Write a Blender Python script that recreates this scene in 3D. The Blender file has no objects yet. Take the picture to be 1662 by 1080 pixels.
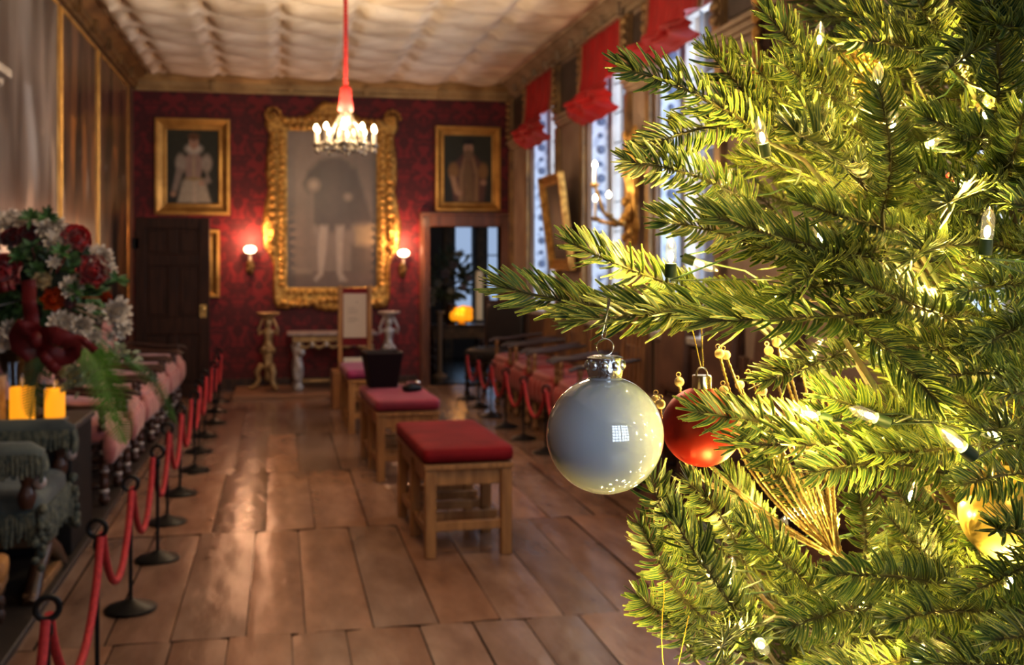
import bpy, math, random
from mathutils import Vector, Matrix, noise

PI = math.pi
C = bpy.context.scene.collection
rnd = random.Random(11)

# ------------------------------------------------------------------ camera geometry (used to survey the photo into metres)
YAW = math.radians(11.8)
SA, CA = math.sin(YAW), math.cos(YAW)
FPX, HX, HY, EYE = 1800.0, 831.0, 430.0, 1.45


def at(px, py, X=None, Y=None, Z=None, d=None):
    r, u = (px - HX) / FPX, (HY - py) / FPX
    v = Vector((SA + CA * r, CA - SA * r, u))
    t = d if d is not None else Y / v.y if Y is not None else X / v.x if X is not None else (Z - EYE) / v.z
    return Vector((0, 0, EYE)) + v * t


def proj(p):
    d = p.x * SA + p.y * CA
    l = p.x * CA - p.y * SA
    return HX + FPX * l / d, HY - FPX * (p.z - EYE) / d, d


# ------------------------------------------------------------------ materials
def mk(name, col, rough=.5, metal=0., col2=None, scale=8., detail=4., bump=0., bscale=40., coat=0., emis=None, estr=0.,
       stretch=(1, 1, 1), attr=None, attr2=None, trans=0., spec=None, ramp=(.35, .65), sheen=0., ior=None, alpha=None, coatrough=.1, amix=.0, world=False):
    m = bpy.data.materials.new(name)
    m.use_nodes = True
    nt = m.node_tree
    N, L = nt.nodes, nt.links
    b = N['Principled BSDF']
    b.inputs['Roughness'].default_value = rough
    b.inputs['Metallic'].default_value = metal
    b.inputs['Coat Weight'].default_value = coat
    b.inputs['Coat Roughness'].default_value = coatrough
    b.inputs['Transmission Weight'].default_value = trans
    if spec is not None:
        b.inputs['Specular IOR Level'].default_value = spec
    if ior:
        b.inputs['IOR'].default_value = ior
    if sheen:
        b.inputs['Sheen Weight'].default_value = sheen
    if alpha is not None:
        b.inputs['Alpha'].default_value = alpha
    c1 = (*col, 1)
    b.inputs['Base Color'].default_value = c1
    tc = N.new('ShaderNodeTexCoord')
    mp = N.new('ShaderNodeMapping')
    mp.inputs['Scale'].default_value = stretch
    if world:
        g = N.new('ShaderNodeNewGeometry')
        L.new(g.outputs['Position'], mp.inputs['Vector'])
    else:
        L.new(tc.outputs['Object'], mp.inputs['Vector'])
    last = None
    if col2 is not None:
        nz = N.new('ShaderNodeTexNoise')
        nz.inputs['Scale'].default_value = scale
        nz.inputs['Detail'].default_value = detail
        L.new(mp.outputs['Vector'], nz.inputs['Vector'])
        rp = N.new('ShaderNodeValToRGB')
        rp.color_ramp.elements[0].position = ramp[0]
        rp.color_ramp.elements[0].color = (*col2, 1)
        rp.color_ramp.elements[1].position = ramp[1]
        rp.color_ramp.elements[1].color = c1
        L.new(nz.outputs['Fac'], rp.inputs['Fac'])
        last = rp.outputs['Color']
    if attr:
        at_ = N.new('ShaderNodeAttribute')
        at_.attribute_name = attr
        if last is not None:
            mx = N.new('ShaderNodeMix')
            mx.data_type = 'RGBA'
            mx.blend_type = 'MULTIPLY' if amix == 0 else 'MIX'
            mx.inputs['Factor'].default_value = 1 if amix == 0 else amix
            L.new(last, mx.inputs[6])
            L.new(at_.outputs['Color'], mx.inputs[7])
            last = mx.outputs[2]
        else:
            last = at_.outputs['Color']
    if last is not None:
        L.new(last, b.inputs['Base Color'])
    if emis is not None:
        b.inputs['Emission Color'].default_value = (*emis, 1)
        b.inputs['Emission Strength'].default_value = estr
    if bump:
        nb = N.new('ShaderNodeTexNoise')
        nb.inputs['Scale'].default_value = bscale
        nb.inputs['Detail'].default_value = 5
        L.new(mp.outputs['Vector'], nb.inputs['Vector'])
        bp = N.new('ShaderNodeBump')
        bp.inputs['Strength'].default_value = bump
        bp.inputs['Distance'].default_value = .02
        L.new(nb.outputs['Fac'], bp.inputs['Height'])
        L.new(bp.outputs['Normal'], b.inputs['Normal'])
    return m


# ------------------------------------------------------------------ mesh builder
class MB:
    def __init__(s):
        s.v, s.f, s.c = [], [], []
        s.M = Matrix.Identity(4)
        s.col = (1, 1, 1, 1)

    def add(s, vs, fs, cols=None):
        b = len(s.v)
        s.v += [s.M @ Vector(p) for p in vs]
        s.c += cols if cols else [s.col] * len(vs)
        s.f += [tuple(b + i for i in f) for f in fs]
        return s

    def box(s, x0, x1, y0, y1, z0, z1):
        vs = [(x, y, z) for x in (x0, x1) for y in (y0, y1) for z in (z0, z1)]
        return s.add(vs, [(0, 1, 3, 2), (4, 6, 7, 5), (0, 4, 5, 1), (2, 3, 7, 6), (0, 2, 6, 4), (1, 5, 7, 3)])

    def bar(s, a, b, w, h, up=(0, 0, 1)):
        a, b = Vector(a), Vector(b)
        d = (b - a).normalized()
        x = d.cross(Vector(up))
        if x.length < 1e-4:
            x = d.cross(Vector((0, 1, 0)))
        x.normalize()
        z = x.cross(d)
        vs = []
        for p in (a, b):
            for sx, sz in ((-1, -1), (1, -1), (1, 1), (-1, 1)):
                vs.append(p + x * (sx * w / 2) + z * (sz * h / 2))
        return s.add(vs, [(0, 3, 2, 1), (4, 5, 6, 7)] + [(i, (i + 1) % 4, 4 + (i + 1) % 4, 4 + i) for i in range(4)])

    def tube(s, pts, r, n=8, closed=False, cap=True):
        pts = [Vector(p) for p in pts]
        k = len(pts)
        rs = r if isinstance(r, (list, tuple)) else [r] * k
        vs, fs = [], []
        prev = None
        for i, p in enumerate(pts):
            if closed:
                t = pts[(i + 1) % k] - pts[i - 1]
            else:
                t = pts[min(i + 1, k - 1)] - pts[max(i - 1, 0)]
            if t.length < 1e-9:
                t = Vector((0, 0, 1))
            t.normalize()
            if prev is None:
                x = t.orthogonal().normalized()
            else:
                x = prev - t * prev.dot(t)
                x = x.normalized() if x.length > 1e-6 else t.orthogonal().normalized()
            prev = x
            y = t.cross(x)
            for j in range(n):
                a = 2 * PI * j / n
                vs.append(p + (x * math.cos(a) + y * math.sin(a)) * rs[i])
        for i in range(k if closed else k - 1):
            i2 = (i + 1) % k
            for j in range(n):
                j2 = (j + 1) % n
                fs.append((i * n + j, i * n + j2, i2 * n + j2, i2 * n + j))
        if cap and not closed:
            fs.append(tuple(range(n - 1, -1, -1)))
            fs.append(tuple((k - 1) * n + j for j in range(n)))
        return s.add(vs, fs)

    def lathe(s, prof, n=20, c=(0, 0, 0), scal=None):
        c = Vector(c)
        vs, fs = [], []
        for i, (r, z) in enumerate(prof):
            for j in range(n):
                a = 2 * PI * j / n
                k = 1 if scal is None else scal(i, a)
                vs.append(c + Vector((r * k * math.cos(a), r * k * math.sin(a), z)))
        for i in range(len(prof) - 1):
            for j in range(n):
                j2 = (j + 1) % n
                fs.append((i * n + j, i * n + j2, (i + 1) * n + j2, (i + 1) * n + j))
        if prof[0][0] > 1e-6:
            fs.append(tuple(range(n - 1, -1, -1)))
        if prof[-1][0] > 1e-6:
            fs.append(tuple((len(prof) - 1) * n + j for j in range(n)))
        return s.add(vs, fs)

    def ball(s, c, r, nu=12, nv=8, e=1.0, e2=None):
        """ellipsoid; e<1 squares it into a cushion"""
        c = Vector(c)
        rx, ry, rz = r if isinstance(r, (tuple, list)) else (r, r, r)
        e2 = e if e2 is None else e2
        sp = lambda v, q: math.copysign(abs(v) ** q, v)
        vs, fs = [], []
        for i in range(nv + 1):
            th = -PI / 2 + PI * i / nv
            ct, st = sp(math.cos(th), e2), sp(math.sin(th), e2)
            for j in range(nu):
                a = 2 * PI * j / nu
                vs.append(c + Vector((rx * ct * sp(math.cos(a), e), ry * ct * sp(math.sin(a), e), rz * st)))
        for i in range(nv):
            for j in range(nu):
                j2 = (j + 1) % nu
                fs.append((i * nu + j, i * nu + j2, (i + 1) * nu + j2, (i + 1) * nu + j))
        return s.add(vs, fs)

    def grid(s, fn, nu, nv, closed_u=False):
        vs = [fn(i / nu, j / nv) for j in range(nv + 1) for i in range(nu + 1)]
        w = nu + 1
        return s.add(vs, [(j * w + i, j * w + i + 1, (j + 1) * w + i + 1, (j + 1) * w + i) for j in range(nv) for i in range(nu)])

    def prism(s, pts, y0, y1):
        """outline in XZ pushed from y0 to y1"""
        n = len(pts)
        vs = [(x, y0, z) for x, z in pts] + [(x, y1, z) for x, z in pts]
        return s.add(vs, [tuple(range(n)), tuple(range(2 * n - 1, n - 1, -1))] + [(i, n + i, n + (i + 1) % n, (i + 1) % n) for i in range(n)])

    def frame(s, w, h, prof, y=0):
        """mitred picture frame round an opening w x h in XZ centred on 0; prof = [(outward, forward)] going round the moulding"""
        vs, fs = [], []
        k = len(prof)
        for sx, sz in ((-1, -1), (1, -1), (1, 1), (-1, 1)):
            for o, f in prof:
                vs.append((sx * (w / 2 + o), y - f, sz * (h / 2 + o)))
        for i in range(4):
            i2 = (i + 1) % 4
            for j in range(k):
                j2 = (j + 1) % k
                fs.append((i * k + j, i2 * k + j, i2 * k + j2, i * k + j2))
        return s.add(vs, fs)

    def mesh(s, name, mat, smooth=40, color=None):
        me = bpy.data.meshes.new(name)
        me.from_pydata([tuple(p) for p in s.v], [], s.f)
        if color:
            ca = me.color_attributes.new(color, 'FLOAT_COLOR', 'POINT')
            flat = []
            for c in s.c:
                flat += list(c)
            ca.data.foreach_set('color', flat)
        if mat:
            me.materials.append(mat)
        me.update()
        if smooth:
            me.shade_smooth()
            me.set_sharp_from_angle(angle=math.radians(smooth))
        return me

    def build(s, name, mat, parent=None, smooth=40, color=None, bevel=0, label=None, kind=None, loc=None, sub=0):
        o = bpy.data.objects.new(name, s.mesh(name, mat, smooth, color))
        C.objects.link(o)
        if parent:
            o.parent = parent
        if loc is not None:
            o.location = loc
        if bevel:
            md = o.modifiers.new('bevel', 'BEVEL')
            md.width, md.segments, md.limit_method = bevel, 2, 'ANGLE'
        if sub:
            md = o.modifiers.new('sub', 'SUBSURF')
            md.levels = md.render_levels = sub
        if label:
            o['label'] = label
        if kind:
            o['kind'] = kind
        return o


def T(x=0, y=0, z=0, rz=0, rx=0, ry=0, s=1):
    return Matrix.Translation((x, y, z)) @ Matrix.Rotation(rz, 4, 'Z') @ Matrix.Rotation(ry, 4, 'Y') @ Matrix.Rotation(rx, 4, 'X') @ Matrix.Scale(s, 4)


def basis(origin, ydir, zhint):
    y = Vector(ydir).normalized()
    z = Vector(zhint)
    z = z - y * z.dot(y)
    if z.length < 1e-5:
        z = y.orthogonal()
    z.normalize()
    x = y.cross(z)
    m = Matrix((x, y, z)).transposed().to_4x4()
    m.translation = origin
    return m


def thing(name, label, cat, loc=(0, 0, 0), rz=0, group=None):
    o = bpy.data.objects.new(name, None)
    C.objects.link(o)
    o.empty_display_size = .1
    o.location = loc
    o.rotation_euler = (0, 0, rz)
    o['label'], o['category'] = label, cat
    if group:
        o['group'] = group
    return o


def tag(o, label, cat, group=None):
    o['label'], o['category'] = label, cat
    if group:
        o['group'] = group
    return o


def struct(name, mb, mat, parent=None, **k):
    o = mb.build(name, mat, parent, **k)
    if not parent:
        o['kind'] = 'structure'
    return o


def sroot(name, loc=(0, 0, 0), rz=0):
    o = bpy.data.objects.new(name, None)
    C.objects.link(o)
    o.location = loc
    o.rotation_euler = (0, 0, rz)
    o['kind'] = 'structure'
    return o


def dup(root, loc, rz, label):
    r = root.copy()
    C.objects.link(r)
    r.location = loc
    r.rotation_euler = (0, 0, rz)
    r['label'] = label
    for ch in list(root.children):
        c = ch.copy()
        C.objects.link(c)
        c.parent = r
        for g in list(ch.children):
            d = g.copy()
            C.objects.link(d)
            d.parent = c
    return r


def lamp(name, kind, loc, power, col, size=.05, rot=None, size_y=None):
    l = bpy.data.lights.new(name, kind)
    l.energy, l.color = power, col
    if kind == 'AREA':
        l.size = size
        if size_y:
            l.shape, l.size_y = 'RECTANGLE', size_y
    else:
        l.shadow_soft_size = size
    o = bpy.data.objects.new(name, l)
    C.objects.link(o)
    o.location = loc
    if rot is not None:
        o.rotation_euler = rot
    return o


ORD = ['nearest', 'second', 'third', 'fourth', 'fifth', 'sixth', 'seventh', 'eighth', 'ninth', 'tenth', 'eleventh', 'twelfth']
GOLD = mk('gilt wood', (.62, .36, .09), .38, .75, (.22, .11, .03), 14, 6, .6, 60)
GOLDB = mk('bright gilding', (.78, .5, .15), .32, .8, (.35, .19, .05), 18, 6, .5, 70)
GOLDS = mk('smooth gilt frame', (.70, .42, .12), .38, .6, (.45, .25, .065), 5, 4, .15, 40)
OAK = mk('bench oak', (.44, .22, .075), .45, 0, (.28, .13, .042), 5, 5, .15, 60, stretch=(6, 6, .8))
DARKWOOD = mk('dark walnut', (.075, .032, .016), .35, 0, (.03, .013, .008), 5, 5, .15, 40, stretch=(5, 5, .8), coat=.2)
DOORWOOD = mk('dark oak door', (.06, .022, .011), .5, 0, (.03, .011, .006), 5, 5, .1, 40, stretch=(6, 6, .7), spec=.25)
BLACK = mk('black iron', (.012, .011, .011), .4, .6)
BRASS = mk('brass', (.75, .5, .18), .25, 1)
REDV = mk('crimson velvet', (.2, .005, .01), .8, 0, (.14, .004, .007), 9, 3, .1, 120)
ROPE = mk('red rope', (.5, .03, .03), .7, 0, (.35, .015, .02), 60, 2, .3, 300)
# ================================================================== THE ROOM
XL, XR, YF, YB, ZC = -1.63, 2.75, 13.2, -3.2, 3.64
WIN = [(10.9, 12.1), (8.6, 9.76), (6.7, 7.89), (2.5, 4.1)]
SILL, HEAD, DEEP = .95, 3.36, .24

# ---- floor: wide worn boards laid in bays, each board modelled with its own warp
mfl = mk('old floor boards', (.345, .205, .135), .25, 0, (.2, .105, .062), 3.2, 7, .28, 6, stretch=(2.2, .7, 1), attr='Col', coat=.12, coatrough=.22, ramp=(.3, .7))
fb = MB()
yb = -3.2 + (4.70 - .25 + 3.2) % 1.74 - 1.74
r2 = random.Random(5)
while yb < YF:
    x = XL
    while x < XR:
        w = r2.uniform(.21, .3)
        x2 = min(x + w, XR)
        if XR - x2 < .1:
            x2 = XR
        g = r2.uniform(.0015, .004)
        y0, y1 = max(yb + .002, YB), min(yb + 1.738, YF)
        if y1 > y0:
            tn = r2.uniform(.72, 1.15)
            wr = r2.uniform(.9, 1.12)
            fb.col = (tn * wr, tn, tn / wr, 1)
            ph, am = r2.uniform(0, 6), r2.uniform(.0008, .0028)
            tl = r2.uniform(-.003, .003)

            def bd(u, v, x=x, x2=x2, g=g, y0=y0, y1=y1, ph=ph, am=am, tl=tl):
                edge = (.0025 if u in (0, 1) else 0) + (.002 if v in (0, 1) else 0)
                return (x + g + (x2 - x - 2 * g) * u, y0 + (y1 - y0) * v,
                        am * math.sin(ph + v * 9 + u * 2) + tl * (u - .5) - edge - .003 * (2 * u - 1) ** 2 * math.sin(ph))
            us = 5
            fb.grid(bd, us, 9)
        x = x2
    yb += 1.74
fb.col = (.12, .1, .1, 1)
fb.box(XL - .2, XR + .7, YB - .2, YF + .3, -.2, -.012)
struct('floor', fb, mfl, smooth=30, color='Col')

# ---- ceiling: moulded plaster with curved ribs
def ceil_h(x, y):
    a = abs(math.sin(PI * x / .64))                       # troughs between the columns of panels
    q = y / .62 + .16 * math.sin(2 * PI * x / .64 + .6)
    b = abs(math.sin(PI * q))
    pil = min(1, a * 2.6) * b ** .55
    boss = math.exp(-((a / .16) ** 2 + ((b) / .35) ** 2))
    k = min(1, max(0, (min(x - XL, XR - x, YF - y) - .13) / .12))
    return k * (.085 * pil + .06 * boss) + .006 * noise.noise(Vector((x * 3, y * 2, 0)))
mce = mk('ceiling plaster', (.92, .82, .66), .7, 0, (.58, .47, .34), 1.8, 6, .08, 20, stretch=(1, 2.2, 1), ramp=(.3, .62))
cb = MB()
cb.grid(lambda u, v: (XL + (XR - XL) * u, YB + (YF - YB) * v, ZC - ceil_h(XL + (XR - XL) * u, YB + (YF - YB) * v)), 88, 250)
cb.box(XL - .2, XR + .7, YB - .2, YF + .3, ZC + .03, ZC + .15)
struct('ceiling', cb, mce, smooth=60)

# ---- far wall: crimson damask
def damask():
    m = mk('crimson damask', (.2, .01, .016), .6, sheen=.15)
    nt = m.node_tree
    N, L = nt.nodes, nt.links
    b = N['Principled BSDF']
    geo = N.new('ShaderNodeNewGeometry')
    sp = N.new('ShaderNodeSeparateXYZ')
    L.new(geo.outputs['Position'], sp.inputs[0])

    def mth(op, a, b_=None):
        n = N.new('ShaderNodeMath')
        n.operation = op
        for i, v in enumerate((a, b_)):
            if v is None:
                continue
            if isinstance(v, (int, float)):
                n.inputs[i].default_value = v
            else:
                L.new(v, n.inputs[i])
        return n.outputs[0]
    fx = mth('PINGPONG', sp.outputs['X'], .24)
    fz = mth('WRAP', sp.outputs['Z'], 0.)
    nz_ = N.new('ShaderNodeMath')
    nz_.operation = 'MODULO'
    L.new(sp.outputs['Z'], nz_.inputs[0])
    nz_.inputs[1].default_value = .74
    cx = N.new('ShaderNodeCombineXYZ')
    L.new(fx, cx.inputs[0])
    L.new(nz_.outputs[0], cx.inputs[1])
    t = N.new('ShaderNodeTexNoise')
    t.inputs['Scale'].default_value = 8
    t.inputs['Detail'].default_value = 3
    t.inputs['Distortion'].default_value = 1.2
    L.new(cx.outputs[0], t.inputs['Vector'])
    rp = N.new('ShaderNodeValToRGB')
    rp.color_ramp.elements[0].position = .46
    rp.color_ramp.elements[0].color = (.085, .005, .010, 1)
    rp.color_ramp.elements[1].position = .55
    rp.color_ramp.elements[1].color = (.205, .011, .018, 1)
    L.new(t.outputs['Fac'], rp.inputs['Fac'])
    L.new(rp.outputs['Color'], b.inputs['Base Color'])
    return m
mdam = damask()
DX0, DX1, DZ = 1.75, 2.62, 1.91          # doorway to the next room
wb = MB()
wb.box(XL - .2, DX0, YF, YF + .22, 0, ZC)
wb.box(DX0, DX1, YF, YF + .22, DZ, ZC)
wb.box(DX1, XR + .2, YF, YF + .22, 0, ZC)
struct('wall_far', wb, mdam, smooth=0)

mtaupe = mk('painted taupe plaster', (.36, .28, .22), .6, 0, (.25, .18, .14), 2.5, 5, .1, 30, world=True)
mpanel = mk('brown panelling', (.17, .095, .06), .45, 0, (.1, .052, .032), 3, 5, .12, 30, stretch=(4, 4, .6), world=True)
mdarkp = mk('dark frieze panel', (.06, .045, .035), .4, 0, (.03, .022, .018), 6, 5, .2, 40, world=True)

# ---- left wall
lb = MB()
lb.box(XL - .2, XL, YB - .2, YF + .2, 0, ZC)
struct('wall_left', lb, mpanel, smooth=0)

# ---- right wall with its window openings
rb = MB()
edges = sorted(WIN)
prev = YB - .2
for a, b in edges:
    rb.box(XR, XR + .5, prev, a, 0, ZC)
    rb.box(XR, XR + .5, a, b, 0, SILL)
    rb.box(XR, XR + .5, a, b, HEAD, ZC)
    prev = b
rb.box(XR, XR + .5, prev, YF + .2, 0, ZC)
struct('wall_right', rb, mtaupe, smooth=0)

# ---- wall behind the photographer, with the window that the white bauble mirrors
BW = (.0, 2.6, .95, 3.3)
bb = MB()
bb.box(XL - .2, BW[0], YB - .2, YB, 0, ZC)
bb.box(BW[1], XR + .5, YB - .2, YB, 0, ZC)
bb.box(BW[0], BW[1], YB - .2, YB, 0, BW[2])
bb.box(BW[0], BW[1], YB - .2, YB, BW[3], ZC)
struct('wall_back', bb, mtaupe, smooth=0)


def glassmat():
    m = bpy.data.materials.new('window glass')
    m.use_nodes = True
    N, L = m.node_tree.nodes, m.node_tree.links
    N.remove(N['Principled BSDF'])
    t = N.new('ShaderNodeBsdfTransparent')
    t.inputs[0].default_value = (.9, .94, 1, 1)
    g = N.new('ShaderNodeBsdfGlossy')
    g.inputs['Roughness'].default_value = .05
    x = N.new('ShaderNodeMixShader')
    x.inputs[0].default_value = .06
    L.new(t.outputs[0], x.inputs[1])
    L.new(g.outputs[0], x.inputs[2])
    L.new(x.outputs[0], N['Material Output'].inputs[0])
    return m
MGLASS = glassmat()
mwf = mk('pale window stone', (.5, .47, .43), .6, 0, (.4, .37, .34), 5)
mlead = mk('grey window bars', (.16, .16, .17), .4, .3)


def arabesque():
    """blue-grey painted reveal with a column of darker roundels"""
    m = mk('painted arabesque reveal', (.42, .5, .62), .55)
    N, L = m.node_tree.nodes, m.node_tree.links
    b = N['Principled BSDF']
    g = N.new('ShaderNodeNewGeometry')
    v = N.new('ShaderNodeTexVoronoi')
    v.inputs['Scale'].default_value = 14
    mp = N.new('ShaderNodeMapping')
    mp.inputs['Scale'].default_value = (1, 0, .8)
    L.new(g.outputs['Position'], mp.inputs['Vector'])
    L.new(mp.outputs['Vector'], v.inputs['Vector'])
    rp = N.new('ShaderNodeValToRGB')
    rp.color_ramp.elements[0].position = .28
    rp.color_ramp.elements[0].color = (.38, .45, .58, 1)
    rp.color_ramp.elements[1].position = .5
    rp.color_ramp.elements[1].color = (.56, .64, .76, 1)
    L.new(v.outputs['Distance'], rp.inputs['Fac'])
    L.new(rp.outputs['Color'], b.inputs['Base Color'])
    return m
mrev = arabesque()

for i, (a, b) in enumerate(WIN):
    w = sroot('window_%d' % (i + 1), (XR, a, SILL))
    W, Hh = b - a, HEAD - SILL
    m = MB()
    for y0, y1, z0, z1 in ((0, .07, 0, Hh), (W - .07, W, 0, Hh), (.07, W - .07, 0, .07), (.07, W - .07, Hh - .07, Hh)):
        m.box(DEEP - .04, DEEP + .04, y0, y1, z0, z1)
    m.build('window_frame', mwf, w, bevel=.006)
    m = MB()
    for k in range(1, 4):
        y = W * k / 4
        m.box(DEEP - .012, DEEP + .012, y - (.014 if k == 2 else .005), y + (.014 if k == 2 else .005), .07, Hh - .07)
    for k in range(1, 9):
        z = Hh * k / 9
        m.box(DEEP - .01, DEEP + .01, .07, W - .07, z - .004, z + .004)
    m.build('muntin', mlead, w)
    m = MB()
    m.add([(DEEP, .05, .05), (DEEP, W - .05, .05), (DEEP, W - .05, Hh - .05), (DEEP, .05, Hh - .05)], [(0, 1, 2, 3)])
    m.build('pane', MGLASS, w, smooth=0)
    m = MB()
    m.box(-.06, DEEP + .03, -.0, W, -.04, .012)
    m.build('window_sill', mwf, w, bevel=.008)
    m = MB()
    m.box(.03, DEEP - .05, W - .02, W - .003, .02, Hh - .02)
    m.box(.03, DEEP - .05, .003, .02, .02, Hh - .02)
    rv = m.build('painted_reveal', mrev, w, smooth=40)
    m = MB()
    for k in range(17):
        z = .12 + k * .13
        m.M = T(.03 + (DEEP - .08) * (.5 + .03 * (k % 2)), W - .021, z, rx=PI / 2)
        m.lathe([(0, .012), (.018, .01), (.03, .004), (.036, .008), (.042, 0)] if k % 2 else [(0, .012), (.014, .01), (.022, .005), (.026, 0)], 12)
        m.M = Matrix.Identity(4)
    m.build('roundel_ornament', mk('slate blue roundel %d' % i, (.13, .17, .27), .5), rv, smooth=40)

w = sroot('window_5', (BW[0], YB, BW[2]))
W, Hh = BW[1] - BW[0], BW[3] - BW[2]
m = MB()
for x0, x1, z0, z1 in ((0, .07, 0, Hh), (W - .07, W, 0, Hh), (.07, W - .07, 0, .07), (.07, W - .07, Hh - .07, Hh), (W / 2 - .06, W / 2 + .06, .07, Hh - .07)):
    m.box(x0, x1, -.12, -.05, z0, z1)
m.build('window_frame', mwf, w)
m = MB()
for k in (1, 2, 4, 5):
    m.box(W * k / 6 - .03, W * k / 6 + .03, -.1, -.08, .07, Hh - .07)
for k in range(1, 6):
    m.box(.07, W - .07, -.1, -.08, Hh * k / 6 - .03, Hh * k / 6 + .03)
m.build('muntin', mlead, w)
m = MB()
m.add([(.05, -.09, .05), (W - .05, -.09, .05), (W - .05, -.09, Hh - .05), (.05, -.09, Hh - .05)], [(0, 1, 2, 3)])
m.build('pane', MGLASS, w, smooth=0)

# ---- cornices
mcor = mk('gilded cornice', (.5, .35, .16), .5, .25, (.3, .19, .08), 4, 5, .2, 30, world=True)
mcorp = mk('taupe cornice', (.42, .33, .24), .55, .1, (.27, .2, .13), 4, 5, .2, 30, world=True)


def cornice(name, a, b, nrm, mat, h=.2, d=.13, blocks=.75):
    """moulding run from a to b at the top of a wall; nrm points into the room"""
    a, b, nrm = Vector(a), Vector(b), Vector(nrm)
    prof = [(0, 0), (.03, 0), (.035, .04), (.06, .05), (.065, h * .55), (d * .75, h * .7), (d, h * .78), (d, h), (0, h)]
    mb = MB()
    vs = []
    for p in (a, b):
        for o, z in prof:
            vs.append(p + nrm * o + Vector((0, 0, z)))
    k = len(prof)
    mb.add(vs, [(i, (i + 1) % k, k + (i + 1) % k, k + i) for i in range(k)] + [tuple(range(k)), tuple(range(2 * k - 1, k - 1, -1))])
    L_ = (b - a).length
    n = int(L_ / blocks)
    dr = (b - a).normalized()
    for i in range(n + 1):
        p = a + dr * (L_ * i / n)
        mb.bar(p + nrm * .05 + Vector((0, 0, h * .3)), p + nrm * .095 + Vector((0, 0, h * .3)), .05, h * .5)
    return struct(name, mb, mat, smooth=30)
cornice('trim_1', (XL, YF, ZC - .21), (XR, YF, ZC - .21), (0, -1, 0), mcor)
cornice('trim_2', (XL, YB, ZC - .2), (XL, YF, ZC - .2), (1, 0, 0), mk('brown gilt cornice', (.3, .17, .06), .45, .4, (.15, .08, .03), 5, 5, .3, 30, world=True), .2, .16)
cornice('trim_3', (XR, YB, ZC - .17), (XR, YF, ZC - .17), (-1, 0, 0), mcorp, .17, .14, .5)

# picture rail under the frieze on the piers, pilaster strips and frieze panels
mb = MB()
pier = [(12.1, 13.2), (9.76, 10.9), (7.89, 8.6), (4.1, 6.7), (YB, 2.5)]
for a, b in pier:
    a2, b2 = a + .04, b - .04
    mb.box(XR - .05, XR - .001, a2, b2, 2.86, 2.9)
    mb.box(XR - .075, XR - .001, a2, b2, 2.9, 2.93)
    mb.box(XR - .03, XR - .001, a2, b2, 2.83, 2.86)
struct('trim_4', mb, mcorp, smooth=0, bevel=.004)
mb = MB()
for a, b in pier[:4]:
    mb.box(XR - .02, XR - .001, a + .2, b - .2, 2.98, 3.42)
struct('trim_5', mb, mdarkp, smooth=0, bevel=.004)
mgp = mk('worn gilt pilaster', (.4, .26, .11), .45, .45, (.2, .13, .075), 6, 6, .4, 40, world=True)
mb = MB()
for a, b in pier[:4]:
    for y in (a + .02, b - .16):
        mb.box(XR - .05, XR - .001, y, y + .14, 2.94, 3.45)
        for k in range(6):
            mb.ball((XR - .06, y + .07, 3.0 + k * .08), (.03, .06, .04), 8, 6)
        mb.box(XR - .045, XR - .001, y + .02, y + .12, .95, 2.82)
struct('trim_6', mb, mgp, smooth=40)
mb = MB()
for a, b in pier[:4]:
    for k in range(max(1, int((b - a) / .5))):
        n = max(1, int((b - a) / .5))
        y0 = a + (b - a) * k / n + .04
        y1 = a + (b - a) * (k + 1) / n - .04
        mb.box(XR - .035, XR - .001, y0, y1, .14, .9)
        mb.box(XR - .05, XR - .03, y0 + .06, y1 - .06, .22, .82)
for a, b in WIN:
    mb.box(XR - .03, XR - .001, a + .05, b - .05, .14, .88)
struct('trim_7', mb, mpanel, smooth=0, bevel=.01)

mb = MB()
mb.box(XL, 1.6, YF - .025, YF - .001, 0, .13)
struct('baseboard_far', mb, DARKWOOD, bevel=.006)
mb = MB()
mb.box(XR - .025, XR - .001, YB, YF - .03, 0, .13)
struct('baseboard_right', mb, DARKWOOD, bevel=.006)
mb = MB()
mb.box(XL + .001, XL + .025, YB, YF - .03, 0, .13)
struct('baseboard_left', mb, DARKWOOD, bevel=.006)

# low dark plinth along the left wall, low oak dais at the far end
mb = MB()
mb.box(XL + .03, -.97, 2.2, 11.9, -.01, .03)
o = struct('trim_8', mb, mk('dark drugget edge', (.03, .02, .016), .5, 0, (.018, .012, .009), 9), bevel=.006)
mb = MB()
mb.box(-.5, 1.6, 12.15, YF - .03, -.01, .05)
struct('trim_9', mb, mk('pale oak dais', (.34, .18, .1), .4, 0, (.24, .12, .06), 5, 5, .1, 40, stretch=(.6, 6, 6)), bevel=.008)

# ---- doorway frame to the next room
d2 = sroot('door_2', (DX0, YF, 0))
m = MB()
w = DX1 - DX0
for x0, x1, z0, z1 in ((-.12, .0, 0, DZ + .14), (w, w + .12, 0, DZ + .14), (0, w, DZ, DZ + .14)):
    m.box(x0, x1, -.04, .24, z0, z1)
m.box(-.12, w + .12, -.07, .0, DZ + .13, DZ + .17)
for x in (-.1, w + .04):
    m.box(x, x + .06, -.055, -.04, .1, DZ + .1)
m.build('door_frame', mk('reddish door frame', (.2, .075, .035), .35, 0, (.11, .04, .02), 4, 5, .12, 40, stretch=(5, 5, .7), coat=.25), d2, bevel=.008)

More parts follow.
